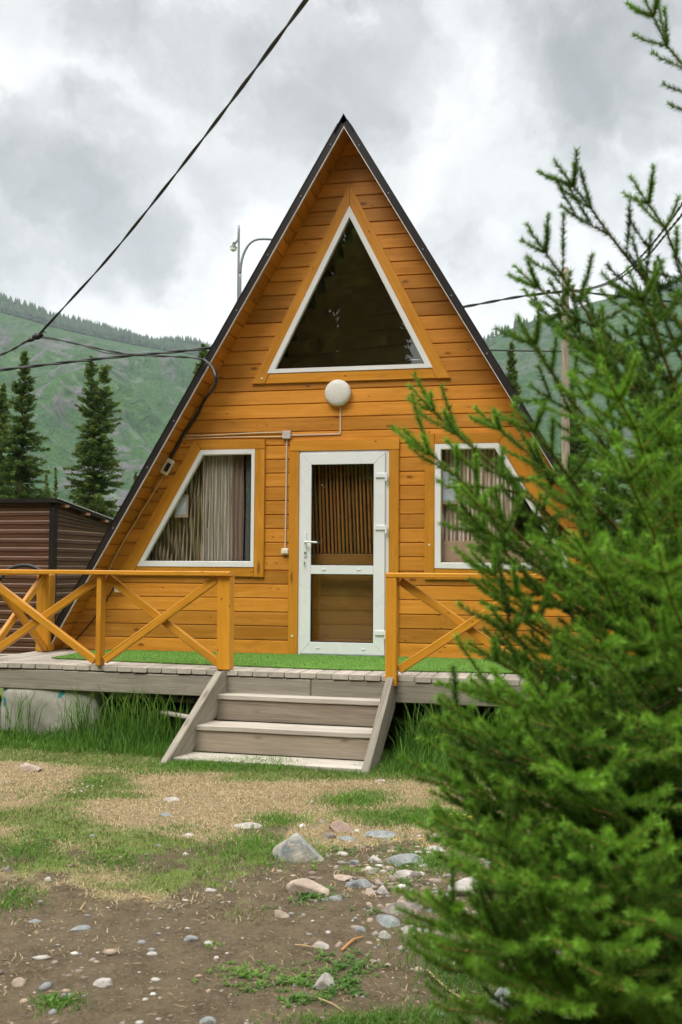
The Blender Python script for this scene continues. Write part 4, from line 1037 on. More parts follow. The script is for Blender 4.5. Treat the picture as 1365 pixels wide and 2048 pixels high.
def stone(x, y, w, h, mat, lab, seed, peak=False, rot=None, flat=None):
    p = gpt(x, y+h*.40); d = (p-CAM)@FWD; r = np.random.default_rng(seed)
    W = w*d/F_PX; Hh = h*d/F_PX
    el = abs((p[2]-CAM[2])/d); dep = W*r.uniform(.55, .8)
    ht = max(.25*W*(1 if not flat else .45), min((Hh-dep*el*.7), W*.8))
    if flat: ht = min(ht, .15*W+.012)
    v, f = ico(4 if w > 40 else 3 if w > 24 else 2); v = v.copy()
    # facet it: cut with random planes, then roughen
    for i in range(14 if w > 30 else 8):
        nn = unit(r.normal(size=3)); c = r.uniform(.52, .85); dd = v@nn; k = dd > c; v[k] -= (dd[k]-c)[:, None]*nn*.97
    v = v*(1+.22*n3(v, seed, 1.6)+.08*n3(v, seed+9, 4.5))[:, None]
    if peak: v[:, 2] = np.where(v[:, 2] > 0, v[:, 2]*(1.15-.55*np.abs(v[:, 0]-.0)), v[:, 2]); v[:, 0] += -.0
    v = v/np.array([np.abs(v[:, 0]).max(), np.abs(v[:, 1]).max(), v[:, 2].max()])
    a = r.uniform(-.5, .5) if rot is None else rot
    v = v*np.array([W/2*1.10, dep/2*1.1, ht*1.05]); v[:, 2] = np.where(v[:, 2] < 0, v[:, 2]*.35, v[:, 2])
    ca, sa = math.cos(a), math.sin(a); X_ = v[:, 0]*ca-v[:, 1]*sa; Y_ = v[:, 0]*sa+v[:, 1]*ca
    c = np.array([p[0], p[1], float(gz(p[0], p[1]))-.14*ht])
    V = np.stack([X_*RT[0]-Y_*RT[1]*1., X_*RT[1]+Y_*RT[0], v[:, 2]], 1)+c
    mb = MB(); mb.add(V, f, tint=.5); o = mb.build('stone', mat, None, None, w > 24); tag(o, lab, 'stone', 'stones lying in the bare ground'); return o
B_, Pa, Pi, Re, Dk = S_BLUE, S_PALE, S_PINK, S_RED, S_DARK
STONES = [
 (600, 1683, 112, 70, S_BIG, 'largest boulder, pale top and blue-grey flanks, grass at its foot', dict(peak=True)),
 (686, 1649, 60, 28, Re, 'reddish brown block lying just behind the largest boulder', {}),
 (495, 1648, 56, 15, Pa, 'long flat pale stone left of the largest boulder', dict(flat=True)),
 (617, 1768, 88, 42, Pi, 'big rounded tan stone in the earth in front of the largest boulder', {}),
 (660, 1670, 28, 14, Dk, 'small dark stone between the largest boulder and the reddish block', {}),
 (695, 1675, 36, 12, B_, 'flat blue-grey stone in front of the reddish brown block', dict(flat=True)),
 (762, 1667, 74, 13, B_, 'long low blue-grey stone at the edge of the green grass strip', dict(flat=True)),
 (803, 1713, 84, 26, B_, 'large flat blue-grey slab in the middle of the stones', dict(flat=True)),
 (752, 1717, 32, 16, Pa, 'pale stone touching the left side of the flat blue slab', {}),
 (712, 1724, 26, 14, B_, 'bluish stone left of the pale one beside the flat slab', {}),
 (683, 1750, 46, 15, Pi, 'flat pink stone between the tan stone and the blue slab', dict(flat=True)),
 (722, 1762, 62, 22, B_, 'blue-grey stone below the flat pink one', {}),
 (812, 1747, 44, 20, Pa, 'whitish stone under the flat blue-grey slab', {}),
 (835, 1749, 22, 16, Dk, 'dark stone leaning on the whitish stone under the slab', {}),
 (738, 1781, 26, 16, Pi, 'small brown-pink half of the pair below the blue-grey stone', {}),
 (765, 1777, 30, 20, Pa, 'small grey-white half of the pair below the blue-grey stone', {}),
 (877, 1671, 54, 26, Pi, 'rounded pink stone close to the spruce tips, beside yellow flowers', {}),
 (926, 1676, 34, 16, Pi, 'smaller pink stone half behind the spruce tips', {}),
 (872, 1693, 44, 13, Pa, 'flat pale stone below the rounded pink one', dict(flat=True)),
 (934, 1766, 92, 40, Pa, 'big mottled grey stone partly behind the spruce', {}),
 (810, 1808, 84, 30, Dk, 'dark brown layered rock sunk in the earth', dict(flat=True)),
 (773, 1837, 58, 24, B_, 'oval grey-green stone with a pale underside in front of the dark rock', {}),
 (722, 1857, 22, 15, B_, 'small round bluish pebble-like stone', {}),
 (769, 1867, 28, 19, Pa, 'small round white stone in front of the oval grey-green one', {}),
 (830, 1856, 52, 20, Pa, 'oblong white stone right of the small round white one', {}),
 (876, 1862, 32, 20, Pi, 'tan stone between the oblong white one and the spruce', {}),
 (910, 1845, 60, 16, B_, 'blue-grey stone half hidden by the low spruce tips', {}),
 (643, 1889, 36, 19, Pa, 'rounded cream stone beside a dry stick', {}),
 (679, 1888, 20, 15, Pi, 'small purplish stone right of the rounded cream one', {}),
 (562, 1825, 32, 19, Pi, 'tan wedge-shaped stone alone in the bare earth', {}),
 (648, 1959, 56, 38, Pa, 'round grey stone with weeds around it near the bottom edge', {}),
 (208, 1961, 50, 23, Pa, 'smooth pale oval stone in the lower left earth', {}),
 (383, 1875, 30, 15, B_, 'small blue-grey stone alone left of the centre', {}),
 (160, 1853, 40, 10, B_, 'thin slate sliver pointing up to the right', dict(flat=True, rot=.5)),
 (60, 1533, 46, 20, Pi, 'pinkish stone in the grass at the far left near the deck', {}),
 (97, 1757, 18, 11, Pa, 'small whitish stone in the grass on the left', {}),
 (72, 1841, 28, 10, B_, 'grey-blue flat stone left of the slate sliver', dict(flat=True)),
 (37, 1962, 28, 22, Pi, 'orange-pink stone at the lower left edge', {}),
 (14, 1738, 22, 14, Dk, 'dark stone at the very left edge', {}),
 (345, 1597, 32, 11, Pa, 'flat whitish stone in the dry grass below the left stringer', dict(flat=True)),
 (330, 1627, 28, 9, B_, 'flat bluish stone in the dry grass on the left', dict(flat=True)),
 (376, 1669, 22, 9, Pa, 'little white stone left of the long flat pale stone', {}),
 (316, 1690, 18, 7, B_, 'tiny bluish stone in the thin grass left of the centre', {}),
 (763, 1562, 24, 9, Pi, 'small tan stone on the dry grass right below the steps', {}),
 (415, 2036, 36, 18, B_, 'grey-blue stone at the bottom edge left of the centre', {}),
 (302, 1905, 24, 9, Pa, 'thin pale stone left of the centre in the dark earth', dict(flat=True)),
 (420, 1778, 26, 10, Pa, 'flat pale stone in the earth left of the big tan stone', dict(flat=True)),
 (1010, 1985, 110, 60, B_, 'large grey stone behind the lowest spruce branches', {}),
 (395, 1740, 0, 0, None, '', {}),
]
for i, (x, y, w, h, m_, lab, kw) in enumerate(STONES):
    if m_: stone(x, y, w, h, m_, lab, 100+i, **kw)
# gravel: thousands of pebbles pressed into the earth
r = np.random.default_rng(44); v0, f0 = ico(1); f0 = np.array(f0)
cx = r.uniform(-4, 4, 16000); cyy = -9.0+7.0*r.random(16000)**.9
L_, G_ = lawn(cx, cyy); cl = fbm(cx*1.7, cyy*1.7, 88, 3)
k = (r.random(16000) < .6*(1-.88*L_)*sst(.32, .60, cl+.25*sst(-1.2, .3, cx)*sst(-5.2, -6.6, cyy)+.12*(cyy < -6.6))); cx, cyy = cx[k], cyy[k]
n = len(cx); sz = .0045+.017*r.random(n)**4.0
ex_ = np.array([gpt(a_, b_)[:2] for a_, b_ in zip(r.normal(800, 85, 340), r.normal(1760, 65, 340))]); ey_ = np.array([gpt(a_, b_)[:2] for a_, b_ in zip(r.normal(60, 90, 30), r.normal(1950, 50, 30))])
ex_ = np.concatenate([ex_, ey_]); cx = np.concatenate([cx, ex_[:, 0]]); cyy = np.concatenate([cyy, ex_[:, 1]]); sz = np.concatenate([sz, .008+.028*r.random(len(ex_))**2.2]); n = len(cx)
V = v0[None]*(sz[:, None, None]*r.uniform(.6, 1.2, (n, 1, 3)))*(1+.2*r.normal(size=(n, len(v0), 1)))
V[:, :, 2] *= .5; V[:, :, 0] += cx[:, None]; V[:, :, 1] += cyy[:, None]; V[:, :, 2] += gz(cx, cyy)[:, None]
tn = np.repeat(r.random(n), len(v0))
t = NT('gravel'); at_ = t.attr(); cr = t.n('ShaderNodeValToRGB'); t.l(at_, cr.inputs[0]); e = cr.color_ramp
e.interpolation = 'CONSTANT'
for i, (p_, c_) in enumerate(((0, (.20, .15, .11)), (.3, (.26, .22, .18)), (.5, (.22, .22, .21)), (.68, (.34, .26, .19)), (.86, (.44, .41, .36)), (.975, (.55, .53, .48)))):
    q = e.elements[i] if i < 2 else e.elements.new(p_)
    q.position = p_; q.color = (*c_, 1)
GRV = t.set(cr.outputs[0], .85, .2)
o = bigmesh('gravel', V.reshape(-1, 3), (f0[None]+np.arange(n)[:, None, None]*len(v0)).reshape(-1, 3), GRV, tint=tn, loc=(0, -5, -.7)); tag(o, 'small pebbles strewn over the bare earth', 'gravel', kind='stuff')

# ================================================================== grass
def blades(name, cx, cy_, h, w, lean, tint, mat, lab, cat, z=None, seed=1):
    n = len(cx); r = np.random.default_rng(seed); a = r.uniform(0, 2*math.pi, n); b = r.uniform(0, 2*math.pi, n)
    L = lean*r.uniform(.3, 1.3, n)*h; z0 = (gz(cx, cy_) if z is None else z)-.004
    dx, dy = np.cos(a)*w/2, np.sin(a)*w/2; lx, ly = np.cos(b)*L, np.sin(b)*L
    V = np.empty((n, 5, 3))
    V[:, 0] = np.stack([cx-dx, cy_-dy, z0], 1); V[:, 1] = np.stack([cx+dx, cy_+dy, z0], 1)
    V[:, 2] = np.stack([cx-dx*.8+lx*.35, cy_-dy*.8+ly*.35, z0+h*.62], 1); V[:, 3] = np.stack([cx+dx*.8+lx*.35, cy_+dy*.8+ly*.35, z0+h*.62], 1)
    V[:, 4] = np.stack([cx+lx, cy_+ly, z0+h*(1-.25*np.minimum(1, lean))], 1)
    T = np.array([[0, 1, 3], [0, 3, 2], [2, 3, 4]]); T = (T[None]+np.arange(n)[:, None, None]*5).reshape(-1, 3)
    o = bigmesh(name, V.reshape(-1, 3), T, mat, tint=np.repeat(tint, 5), loc=(float(np.mean(cx)), float(np.mean(cy_)), -.7)); tag(o, lab, cat, kind='stuff'); return o
r = np.random.default_rng(71)
N = 460000; cx = r.uniform(-4.3, 3.6, N); cy_ = r.uniform(-7.6, -1.75, N); L_, G_ = lawn(cx, cy_); nn = fbm(cx*6, cy_*6, 4, 2)
k = (r.random(N) < (L_*.94+.06*(fbm(cx*3, cy_*3, 15, 3) > .5))*np.clip(.35+1.2*(nn-.25), 0, 1)); cx, cy_, L_, G_, nn = cx[k], cy_[k], L_[k], G_[k], nn[k]
n = len(cx)
blades('short_grass', cx, cy_, .012+.026*r.random(n)*(.5+.6*G_), .003+.003*r.random(n), 1.9-1.1*G_, np.clip(G_*1.0-.08+r.normal(0, .28, n), 0, 1), DRYGR, 'short trodden straw-coloured and green grass in front of the steps', 'grass', seed=2)
# tall grass under the edge of the deck
def tall(x0, x1, ya, yb, n, hm, seed, lab, dens=None):
    r = np.random.default_rng(seed); c = r.uniform(x0, x1, n//14); d = FY(c)-ya-(yb-ya)*r.random(n//14)**1.1
    cx = np.repeat(c, 14)+r.normal(0, .035, len(c)*14); cy_ = np.repeat(d, 14)+r.normal(0, .035, len(c)*14)
    hh = np.repeat(r.uniform(.25, 1.05, len(c)), 14)*r.uniform(.35, 1.25, len(c)*14)*hm*(.42+.58*sst(yb, ya, FY(cx)-cy_))
    if dens is not None: hh = hh*dens(cx)
    blades('tall_grass', cx, cy_, hh, .005+.004*r.random(len(cx)), .45, np.clip(.05+.75*r.random(len(cx))**1.6+.2*(hh < .10), 0, 1), GRASS, lab, 'grass', seed=seed)
tall(-3.6, -.92, -.02, .58, 11000, .28, 5, 'tall dark green grass growing up against the deck left of the steps', lambda x: .55+.75*sst(-2.3, -1.9, x)*(1-.45*sst(-1.5, -1.0, x)))
tall(.86, 3.4, -.05, .80, 11500, .40, 6, 'tall dark green grass growing up against the deck right of the steps', lambda x: .75+.4*sst(1.8, 1.0, x))
r = np.random.default_rng(19); cx = np.concatenate([r.uniform(-2.1, -1.0, 70), r.uniform(.9, 1.9, 60), r.uniform(-3.2, -2.1, 25)]); cx = np.repeat(cx, 3)+r.normal(0, .02, len(cx)*3); cy_ = FY(cx)-r.uniform(.0, .22, len(cx))
blades('grass_stems', cx, cy_, r.uniform(.38, .66, len(cx)), .008+0*cx, .38, .35+.35*r.random(len(cx)), GRASS, 'single long grass blades reaching up over the deck beam', 'grass', seed=13)
# under-deck growth
r = np.random.default_rng(9); n = 9000; cx = r.uniform(-3.2, 3.2, n); cy_ = r.uniform(-1.5, -.6, n); k = ~((cx > -.95) & (cx < .8)); cx, cy_ = cx[k], cy_[k]
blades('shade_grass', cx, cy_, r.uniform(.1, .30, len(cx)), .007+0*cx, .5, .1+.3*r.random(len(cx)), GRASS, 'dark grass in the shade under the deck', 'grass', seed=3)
# stems with seed heads
def patch(px, py, rx, ry, n, h, mat, tint, lean=.7, w=.004, r=np.random.default_rng(15)):
    p = gpt(px, py); d = (p-CAM)@FWD; a = r.normal(0, .5, n)*rx*d/F_PX; b = r.normal(0, .5, n)*ry*d/F_PX/max(.12, abs(p[2]-CAM[2])/d)
    x = p[0]+a*RT[0]+b*_sy; y = p[1]+a*RT[1]+b*_cy
    return x, y, h*r.uniform(.4, 1.1, n), np.full(n, w), np.clip(tint+r.normal(0, .15, n), 0, 1)
def patches(name, L, mat, lab, lean, seed):
    A = [patch(*a) for a in L]; blades(name, *[np.concatenate([a[i] for a in A]) for i in (0, 1, 2)], np.concatenate([a[3] for a in A]), lean, np.concatenate([a[4] for a in A]), mat, lab, 'grass', seed=seed)
patches('green_grass', [(500, 1697, 100, 34, 1500, .05, None, .66), (560, 1642, 70, 14, 1000, .045, None, .6), (610, 1705, 60, 20, 500, .04, None, .75), (810, 1640, 120, 16, 3000, .045, None, .5), (880, 1632, 90, 12, 1600, .045, None, .55),
  (712, 1603, 80, 14, 1700, .05, None, .55), (740, 1588, 60, 8, 600, .03, None, .5), (880, 1725, 100, 22, 1600, .045, None, .6), (395, 1530, 90, 14, 1500, .06, None, .55), (480, 1531, 150, 12, 3000, .065, None, .5), (600, 1538, 160, 10, 2400, .05, None, .45),
  (700, 1552, 90, 10, 700, .045, None, .45), (780, 1530, 60, 26, 1800, .07, None, .5), (300, 1545, 130, 12, 900, .05, None, .5), (120, 1590, 160, 16, 900, .03, None, .5), (180, 1570, 70, 12, 500, .035, None, .45), (60, 1700, 90, 30, 1500, .04, None, .55), (230, 1725, 120, 20, 1100, .03, None, .5), (30, 1800, 60, 30, 700, .035, None, .5),
  (720, 2045, 170, 16, 900, .035, None, .5), (860, 2040, 160, 26, 700, .05, None, .4), (930, 1960, 100, 60, 1100, .06, None, .35), (860, 1890, 90, 50, 500, .05, None, .4), (120, 2010, 60, 20, 350, .03, None, .5), (350, 1660, 80, 14, 500, .03, None, .5)],
  GRASS, 'tufts of fresh green grass between the stones and along the steps', .8, 31)
# broad-leaved weeds
def weeds(L, lab):
    r = np.random.default_rng(5); V = []; T = []; C = []; b = 0
    for px, py, rx, ry, n, s, tn in L:
        x, y, h, w, tt = patch(px, py, rx, ry, n, s, None, tn, r=r)
        for i in range(n):
            base = np.array([x[i], y[i], float(gz(x[i], y[i]))])
            if r.random() < .35: continue
            for q in range(9):
                a = r.uniform(0, 6.28); el = r.uniform(.15, 1.0); d = np.array([math.cos(a)*math.cos(el), math.sin(a)*math.cos(el), math.sin(el)]); sd_ = np.array([-math.sin(a), math.cos(a), 0])
                L_ = s*r.uniform(.3, .85); ww = L_*r.uniform(.14, .26); st_ = base+d*L_*r.uniform(0, .5)
                V += [st_, st_+d*L_*.5+sd_*ww, st_+d*L_*.5-sd_*ww, st_+d*L_+np.array([0, 0, -.2*L_])]; T += [[b, b+1, b+2], [b+1, b+3, b+2]]; C += [tt[i]]*4; b += 4
    o = bigmesh('weeds', np.array(V), np.array(T), WEED, tint=np.array(C), loc=(.5, -5.5, -.7)); tag(o, lab, 'weeds', kind='stuff')
weeds([(632, 1793, 50, 16, 60, .035, .2), (605, 1708, 60, 24, 70, .03, .75), (790, 1705, 30, 12, 24, .03, .2), (680, 1700, 40, 12, 40, .025, .3), (650, 1780, 20, 10, 16, .03, .2), (795, 1770, 44, 26, 46, .032, .25), (740, 1825, 24, 8, 18, .025, .2),
       (490, 1942, 60, 16, 60, .028, .55), (560, 1963, 90, 22, 110, .03, .5), (690, 1935, 70, 24, 90, .035, .25), (612, 1960, 26, 14, 26, .03, .4), (600, 2003, 60, 14, 60, .03, .3), (690, 1975, 40, 24, 50, .035, .15), (660, 1990, 30, 14, 24, .03, .2), (428, 1892, 26, 8, 18, .022, .7),
       (820, 1690, 90, 26, 70, .025, .4), (900, 1650, 60, 14, 50, .03, .5), (115, 2005, 50, 16, 40, .03, .35), (490, 1980, 60, 14, 40, .025, .35), (590, 1815, 60, 8, 20, .02, .4), (150, 1640, 90, 10, 50, .025, .35), (235, 1715, 60, 10, 40, .025, .8), (470, 1780, 70, 8, 24, .018, .5)],
      'low leafy weeds between the stones and in the bare earth')
# dry straw and twigs strewn on the earth
r = np.random.default_rng(23); n = 14000; cx = r.uniform(-3.5, 2.6, n); cy_ = r.uniform(-8.0, -3.8, n); k = r.random(n) < .25+.75*sst(-.1, 1.1, cx)*sst(-5.4, -6.4, cy_); cx, cy_ = cx[k], cy_[k]; n = len(cx)
a = r.uniform(0, 6.28, n); L_ = .010+.045*r.random(n)**2.5; z = gz(cx, cy_)+.006
V = np.stack([np.stack([cx, cy_, z], 1), np.stack([cx+np.cos(a)*L_, cy_+np.sin(a)*L_, z+r.uniform(0, .008, n)], 1), np.stack([cx+np.cos(a)*L_*.5+.0016*np.sin(a), cy_+np.sin(a)*L_*.5-.0016*np.cos(a), z+.004], 1)], 1).reshape(-1, 3)
o = bigmesh('straw_litter', V, np.arange(n*3).reshape(-1, 3), simple('dry_litter', (.36, .26, .15), .8, .1), loc=(0, -6, -.7)); tag(o, 'dry straw and needle litter scattered on the earth', 'litter', kind='stuff')
for i, (pts, rad, lab) in enumerate((([(855, 1945), (880, 1972), (905, 1990), (938, 2012)], .0045, 'long thin dry twig curving under the low spruce branches'), ([(590, 1894), (612, 1899), (640, 1901)], .0035, 'thin dry stick left of the rounded cream stone'),
        ([(684, 1905), (706, 1888), (726, 1878)], .006, 'short orange-brown stick right of the small purplish stone'), ([(284, 1797), (303, 1804)], .005, 'short pale stick in the earth on the left'), ([(160, 1824), (171, 1810)], .004, 'bent brown twig above the slate sliver'), ([(632, 2000), (665, 2016), (690, 2030)], .003, 'thin yellow twig near the bottom edge'))):
    q = [gpt(*p_)+np.array([0, 0, .008+.006*(j % 2)]) for j, p_ in enumerate(pts)]; mb = MB(); mb.tube(q, [rad, rad*.9, rad*.5], 6); tag(mb.build('twig', simple('twig_%d' % i, ((.42, .30, .16) if i != 2 else (.45, .22, .09)), .8, .1)), lab, 'twig')
# yellow and white flowers
for name, L, c, lab in (('yellow_flowers', [(893, 1643, 10), (944, 1643, 18), (760, 1693, 3), (848, 1700, 3)], (.75, .55, .02), 'tiny yellow flowers beside the spruce tips'), ('white_flowers', [(178, 1585, 10)], (.7, .7, .62), 'tiny white flowers in the grass on the left')):
    r = np.random.default_rng(8); V = []; T = []; b = 0
    for px, py, n in L:
        p = gpt(px, py)
        for i in range(n):
            q = p+np.array([r.normal(0, .045), r.normal(0, .08), r.uniform(.02, .06)])
            for k_ in range(5):
                a = k_*1.257; a2 = a+.8; V += [q, q+.008*np.array([math.cos(a), math.sin(a), .5]), q+.008*np.array([math.cos(a2), math.sin(a2), .5])]; T.append([b, b+1, b+2]); b += 3
    o = bigmesh(name, np.array(V), np.array(T), simple(name, c, .6, .1), loc=V[0]); tag(o, lab, 'flowers', kind='stuff')

# ================================================================== spruces
def far_spruce(x, y, z0, H, Rb, seed, lab, name='spruce_tree', group=None, top2=False, dense=1.0, bare=.06, mat=None, emptylab=True):
    r = np.random.default_rng(seed)
    root = empty(name, (x, y, z0), lab, 'tree', group)
    lean = r.normal(0, .012, 2)*H
    def ax(v): return np.array([x+lean[0]*v*v, y+lean[1]*v*v, z0+H*v])
    mb = MB(); mb.tube([ax(q) for q in (-.01, .2, .5, .78, .82 if top2 else .99)], [.010*H+.02, .008*H, .006*H, .003*H, .0015*H], 8, cr=False); mb.build('trunk', TRUNKM, root, smooth=True)
    V = []; C = []; mbL = MB()
    tops = [(0, 0, 1.0)]
    if top2: tops = [(-.16, 0, 1.0), (.26, .1, .965)]
    nb = int(46*H*dense/ (1 if H < 12 else 1.3))
    P0 = []; P1 = []; PT = []
    for i in range(nb):
        v = bare+(1-bare)*r.random()**.85
        tx, ty, tt = tops[r.integers(len(tops))] if v > .55 else (0, 0, 1.0)
        a = r.uniform(0, 6.28)
        prof = (1-v)**.8*(1.0 if v > .2 else .75+v)
        L = Rb*prof*(.45+.75*r.random())*(1+.45*math.sin(v*31+seed*3)*math.cos(a*2+seed))+.04*H/9
        if v*1.0 > tt: continue
        off = np.array([tx, ty, 0])*sst(.35, .75, v)
        b = ax(v)+off
        el = math.radians(-18+45*v+r.normal(0, 8)); d = np.array([math.cos(a)*math.cos(el), math.sin(a)*math.cos(el), math.sin(el)])
        tip = b+d*L; tip[2] -= .08*L
        P0.append(b); P1.append(tip); PT.append(v)
    P0 = np.array(P0); P1 = np.array(P1); ln = np.linalg.norm(P1-P0, axis=1)
    cnt = np.maximum(16, (ln/(.0085*H/9)).astype(int)).clip(0, 190); idx = np.repeat(np.arange(len(P0)), cnt); n = len(idx)
    s = r.random(n)**.75; p = P0[idx]*(1-s[:, None])+P1[idx]*s[:, None]
    d = (P1-P0)/ln[:, None]; d = d[idx]
    side = np.cross(d, [0, 0, 1.]); side /= np.linalg.norm(side, axis=1)[:, None]+1e-9
    spread = .28*ln[idx]*(1-s)*r.uniform(-1, 1, n)+r.normal(0, .02, n)
    p = p+side*spread[:, None]; p[:, 2] += r.normal(0, .03*H/9, n)-.25*np.abs(spread)
    sz = H/9*r.uniform(.05, .13, n)
    dd = d+side*np.sign(spread)[:, None]*r.uniform(.1, .9, n)[:, None]+r.normal(0, .35, (n, 3)); dd[:, 2] += r.uniform(-.5, .35, n); dd /= np.linalg.norm(dd, axis=1)[:, None]
    w = np.cross(dd, r.normal(size=(n, 3))); w /= np.linalg.norm(w, axis=1)[:, None]
    V = np.stack([p-dd*sz[:, None]*.4-w*sz[:, None]*.24, p-dd*sz[:, None]*.4+w*sz[:, None]*.24, p+dd*sz[:, None]], 1).reshape(-1, 3)
    cl = fbm(p[:, 0]*1.2+p[:, 2]*.7, p[:, 1]*1.2+p[:, 2]*1.1, seed, 2)
    tn = np.clip(.1+.55*s**2*r.random(n)+.5*(cl-.45)+.05, 0, 1)
    bigmesh('crown', V, np.arange(n*3).reshape(-1, 3), mat or FARNEED, root, tint=np.repeat(tn, 3))
    for a_, b_ in list(zip(P0, P1))[::3]: mbL.tube([a_, a_*.2+b_*.8], [.004*H*.4, .002*H*.3], 4, caps=False, cr=False)
    mbL.build('limbs', TRUNKM, root)
    return root
GT = 'spruces standing behind the cabin and the shed'
def sp_at(px, py, d, wpx, seed, lab, **k):
    t_ = P(px, py, d); z0 = float(gz(t_[0], t_[1])); H = t_[2]-z0
    return far_spruce(t_[0], t_[1], z0, H, wpx/2*d/F_PX, seed, lab, group=GT, **k)
sp_at(45, 703, 33, 175, 1, 'tall slim spruce rising behind the left end of the shed, second from the left edge', dense=1.3)
sp_at(192, 714, 34, 190, 2, 'tall spruce with a double top behind the brown shed', top2=True, dense=1.5)
sp_at(4, 772, 36, 150, 3, 'spruce cut by the left edge of the photo', dense=1.3)
sp_at(95, 948, 60, 60, 4, 'small distant spruce left of the other small one, between the two tall ones')
sp_at(115, 936, 62, 34, 5, 'thin distant sapling next to the double-topped spruce')
sp_at(398, 688, 42, 150, 6, 'spruce half hidden behind the left slope of the roof, its tip by the cables', dense=.8)
sp_at(272, 945, 48, 90, 7, 'low spruce showing only its tip left of the roof slope')
sp_at(1034, 688, 42, 110, 8, 'slim spruce just right of the right roof slope')
sp_at(1152, 795, 40, 150, 9, 'spruce right behind the wooden utility pole', dense=1.3)
sp_at(1085, 905, 38, 150, 10, 'dark spruce low behind the right roof slope', dense=1.4)
for i, (px, py, d, w, lab) in enumerate(((1215, 900, 27, 230, 'dark spruce right of the utility pole behind the foreground branches'), (1290, 850, 26, 260, 'broad dark spruce behind the foreground spruce'), (1375, 800, 28, 260, 'dark spruce cut by the right edge behind the foreground spruce'), (1180, 985, 24, 200, 'lowest dark spruce behind the right corner of the cabin'), (1330, 960, 22, 260, 'nearest of the dark spruces behind the foreground spruce, at the right'), (1470, 760, 30, 260, 'dark spruce just outside the right edge of the photo'))):
    sp_at(px, py, d, w, 20+i, lab, dense=1.5, bare=.02)
# dark wood behind the photographer: it is mirrored in the window panes
r = np.random.default_rng(91); V = []; C = []
for i in range(340):
    a = R(180)+r.uniform(-1.3, 1.3); D = r.uniform(30, 48); x = CAM[0]*.3+math.sin(a)*D; y = math.cos(a)*D; H = r.uniform(17, 25); n = 1700
    if 5.2 < math.degrees(a)-180 < 11.0: H = r.uniform(4, 7)
    v = r.random(n)**.7; rad = 2.6*(1-v)**.7*r.uniform(.3, 1, n)+.15; t_ = r.uniform(0, 6.28, n); p = np.stack([x+np.cos(t_)*rad, y+np.sin(t_)*rad, -.7+H*v], 1)
    V.append(np.stack([p+r.normal(0, .28, (n, 3)), p+r.normal(0, .28, (n, 3)), p+r.normal(0, .28, (n, 3))], 1).reshape(-1, 3)); C.append(np.repeat(.9*r.random(n), 3))
V = np.concatenate(V); o = bigmesh('forest', V, np.arange(len(V)).reshape(-1, 3), FARNEED, tint=np.concatenate(C), loc=(0, -40, 0)); tag(o, 'dark spruce wood mirrored in the window panes', 'forest', kind='stuff')

# ------------------------------------------------------------------ the young spruce in the foreground
TX, TY = P(1545, 1500, 3.2)[:2]; TZ = float(gz(TX, TY)); TOP = 3.35
fs = empty('young_spruce', (TX, TY, TZ), 'young bright green spruce filling the right side in the foreground, close to the camera', 'tree')
r = np.random.default_rng(2024)
SEG = []                                           # p0, p1, radius, tint, needle density factor
def shoot(p, d, L, rad, tint, bend=.18):
    d = unit(d); q1 = p+d*L*.5; d2 = unit(d+np.array([0, 0, bend])); q2 = q1+d2*L*.5
    SEG.append((p, q1, rad, tint-.18, 1.0)); SEG.append((q1, q2, rad*.75, tint, 1.0)); return q2, d2
def spray(p, d, nrm, L, tint, depth):
    """a side twig with its own side shoots, lying in the plane (d, side)"""
    d = unit(d); side = unit(np.cross(nrm, d)); n = max(1, int(L/.06)); q = p.copy(); dd = d.copy()
    for i in range(n):
        q2 = q+dd*L/n; f = (i+1)/n
        SEG.append((q, q2, .0022*(1.2-f*.6), tint-.45*(1-f), 1.0))  # twig bases darkened: older needles and painted shade together
        if depth > 0 and i >= 0:
            for s in (-1, 1):
                if r.random() < .50:
                    l2 = (L*(1-f)*.45+.05)*r.uniform(.7, 1.15)
                    spray(q2, dd*.75+side*s*r.uniform(.6, .9)+nrm*r.normal(.05, .12), nrm, l2, tint-.05, depth-1 if l2 > .10 else 0)
        q = q2; dd = unit(dd+np.array([0, 0, .05])+r.normal(0, .04, 3))
    if True:
        shoot(q, dd, .05+.03*r.random(), .0016, min(1, tint+.16))
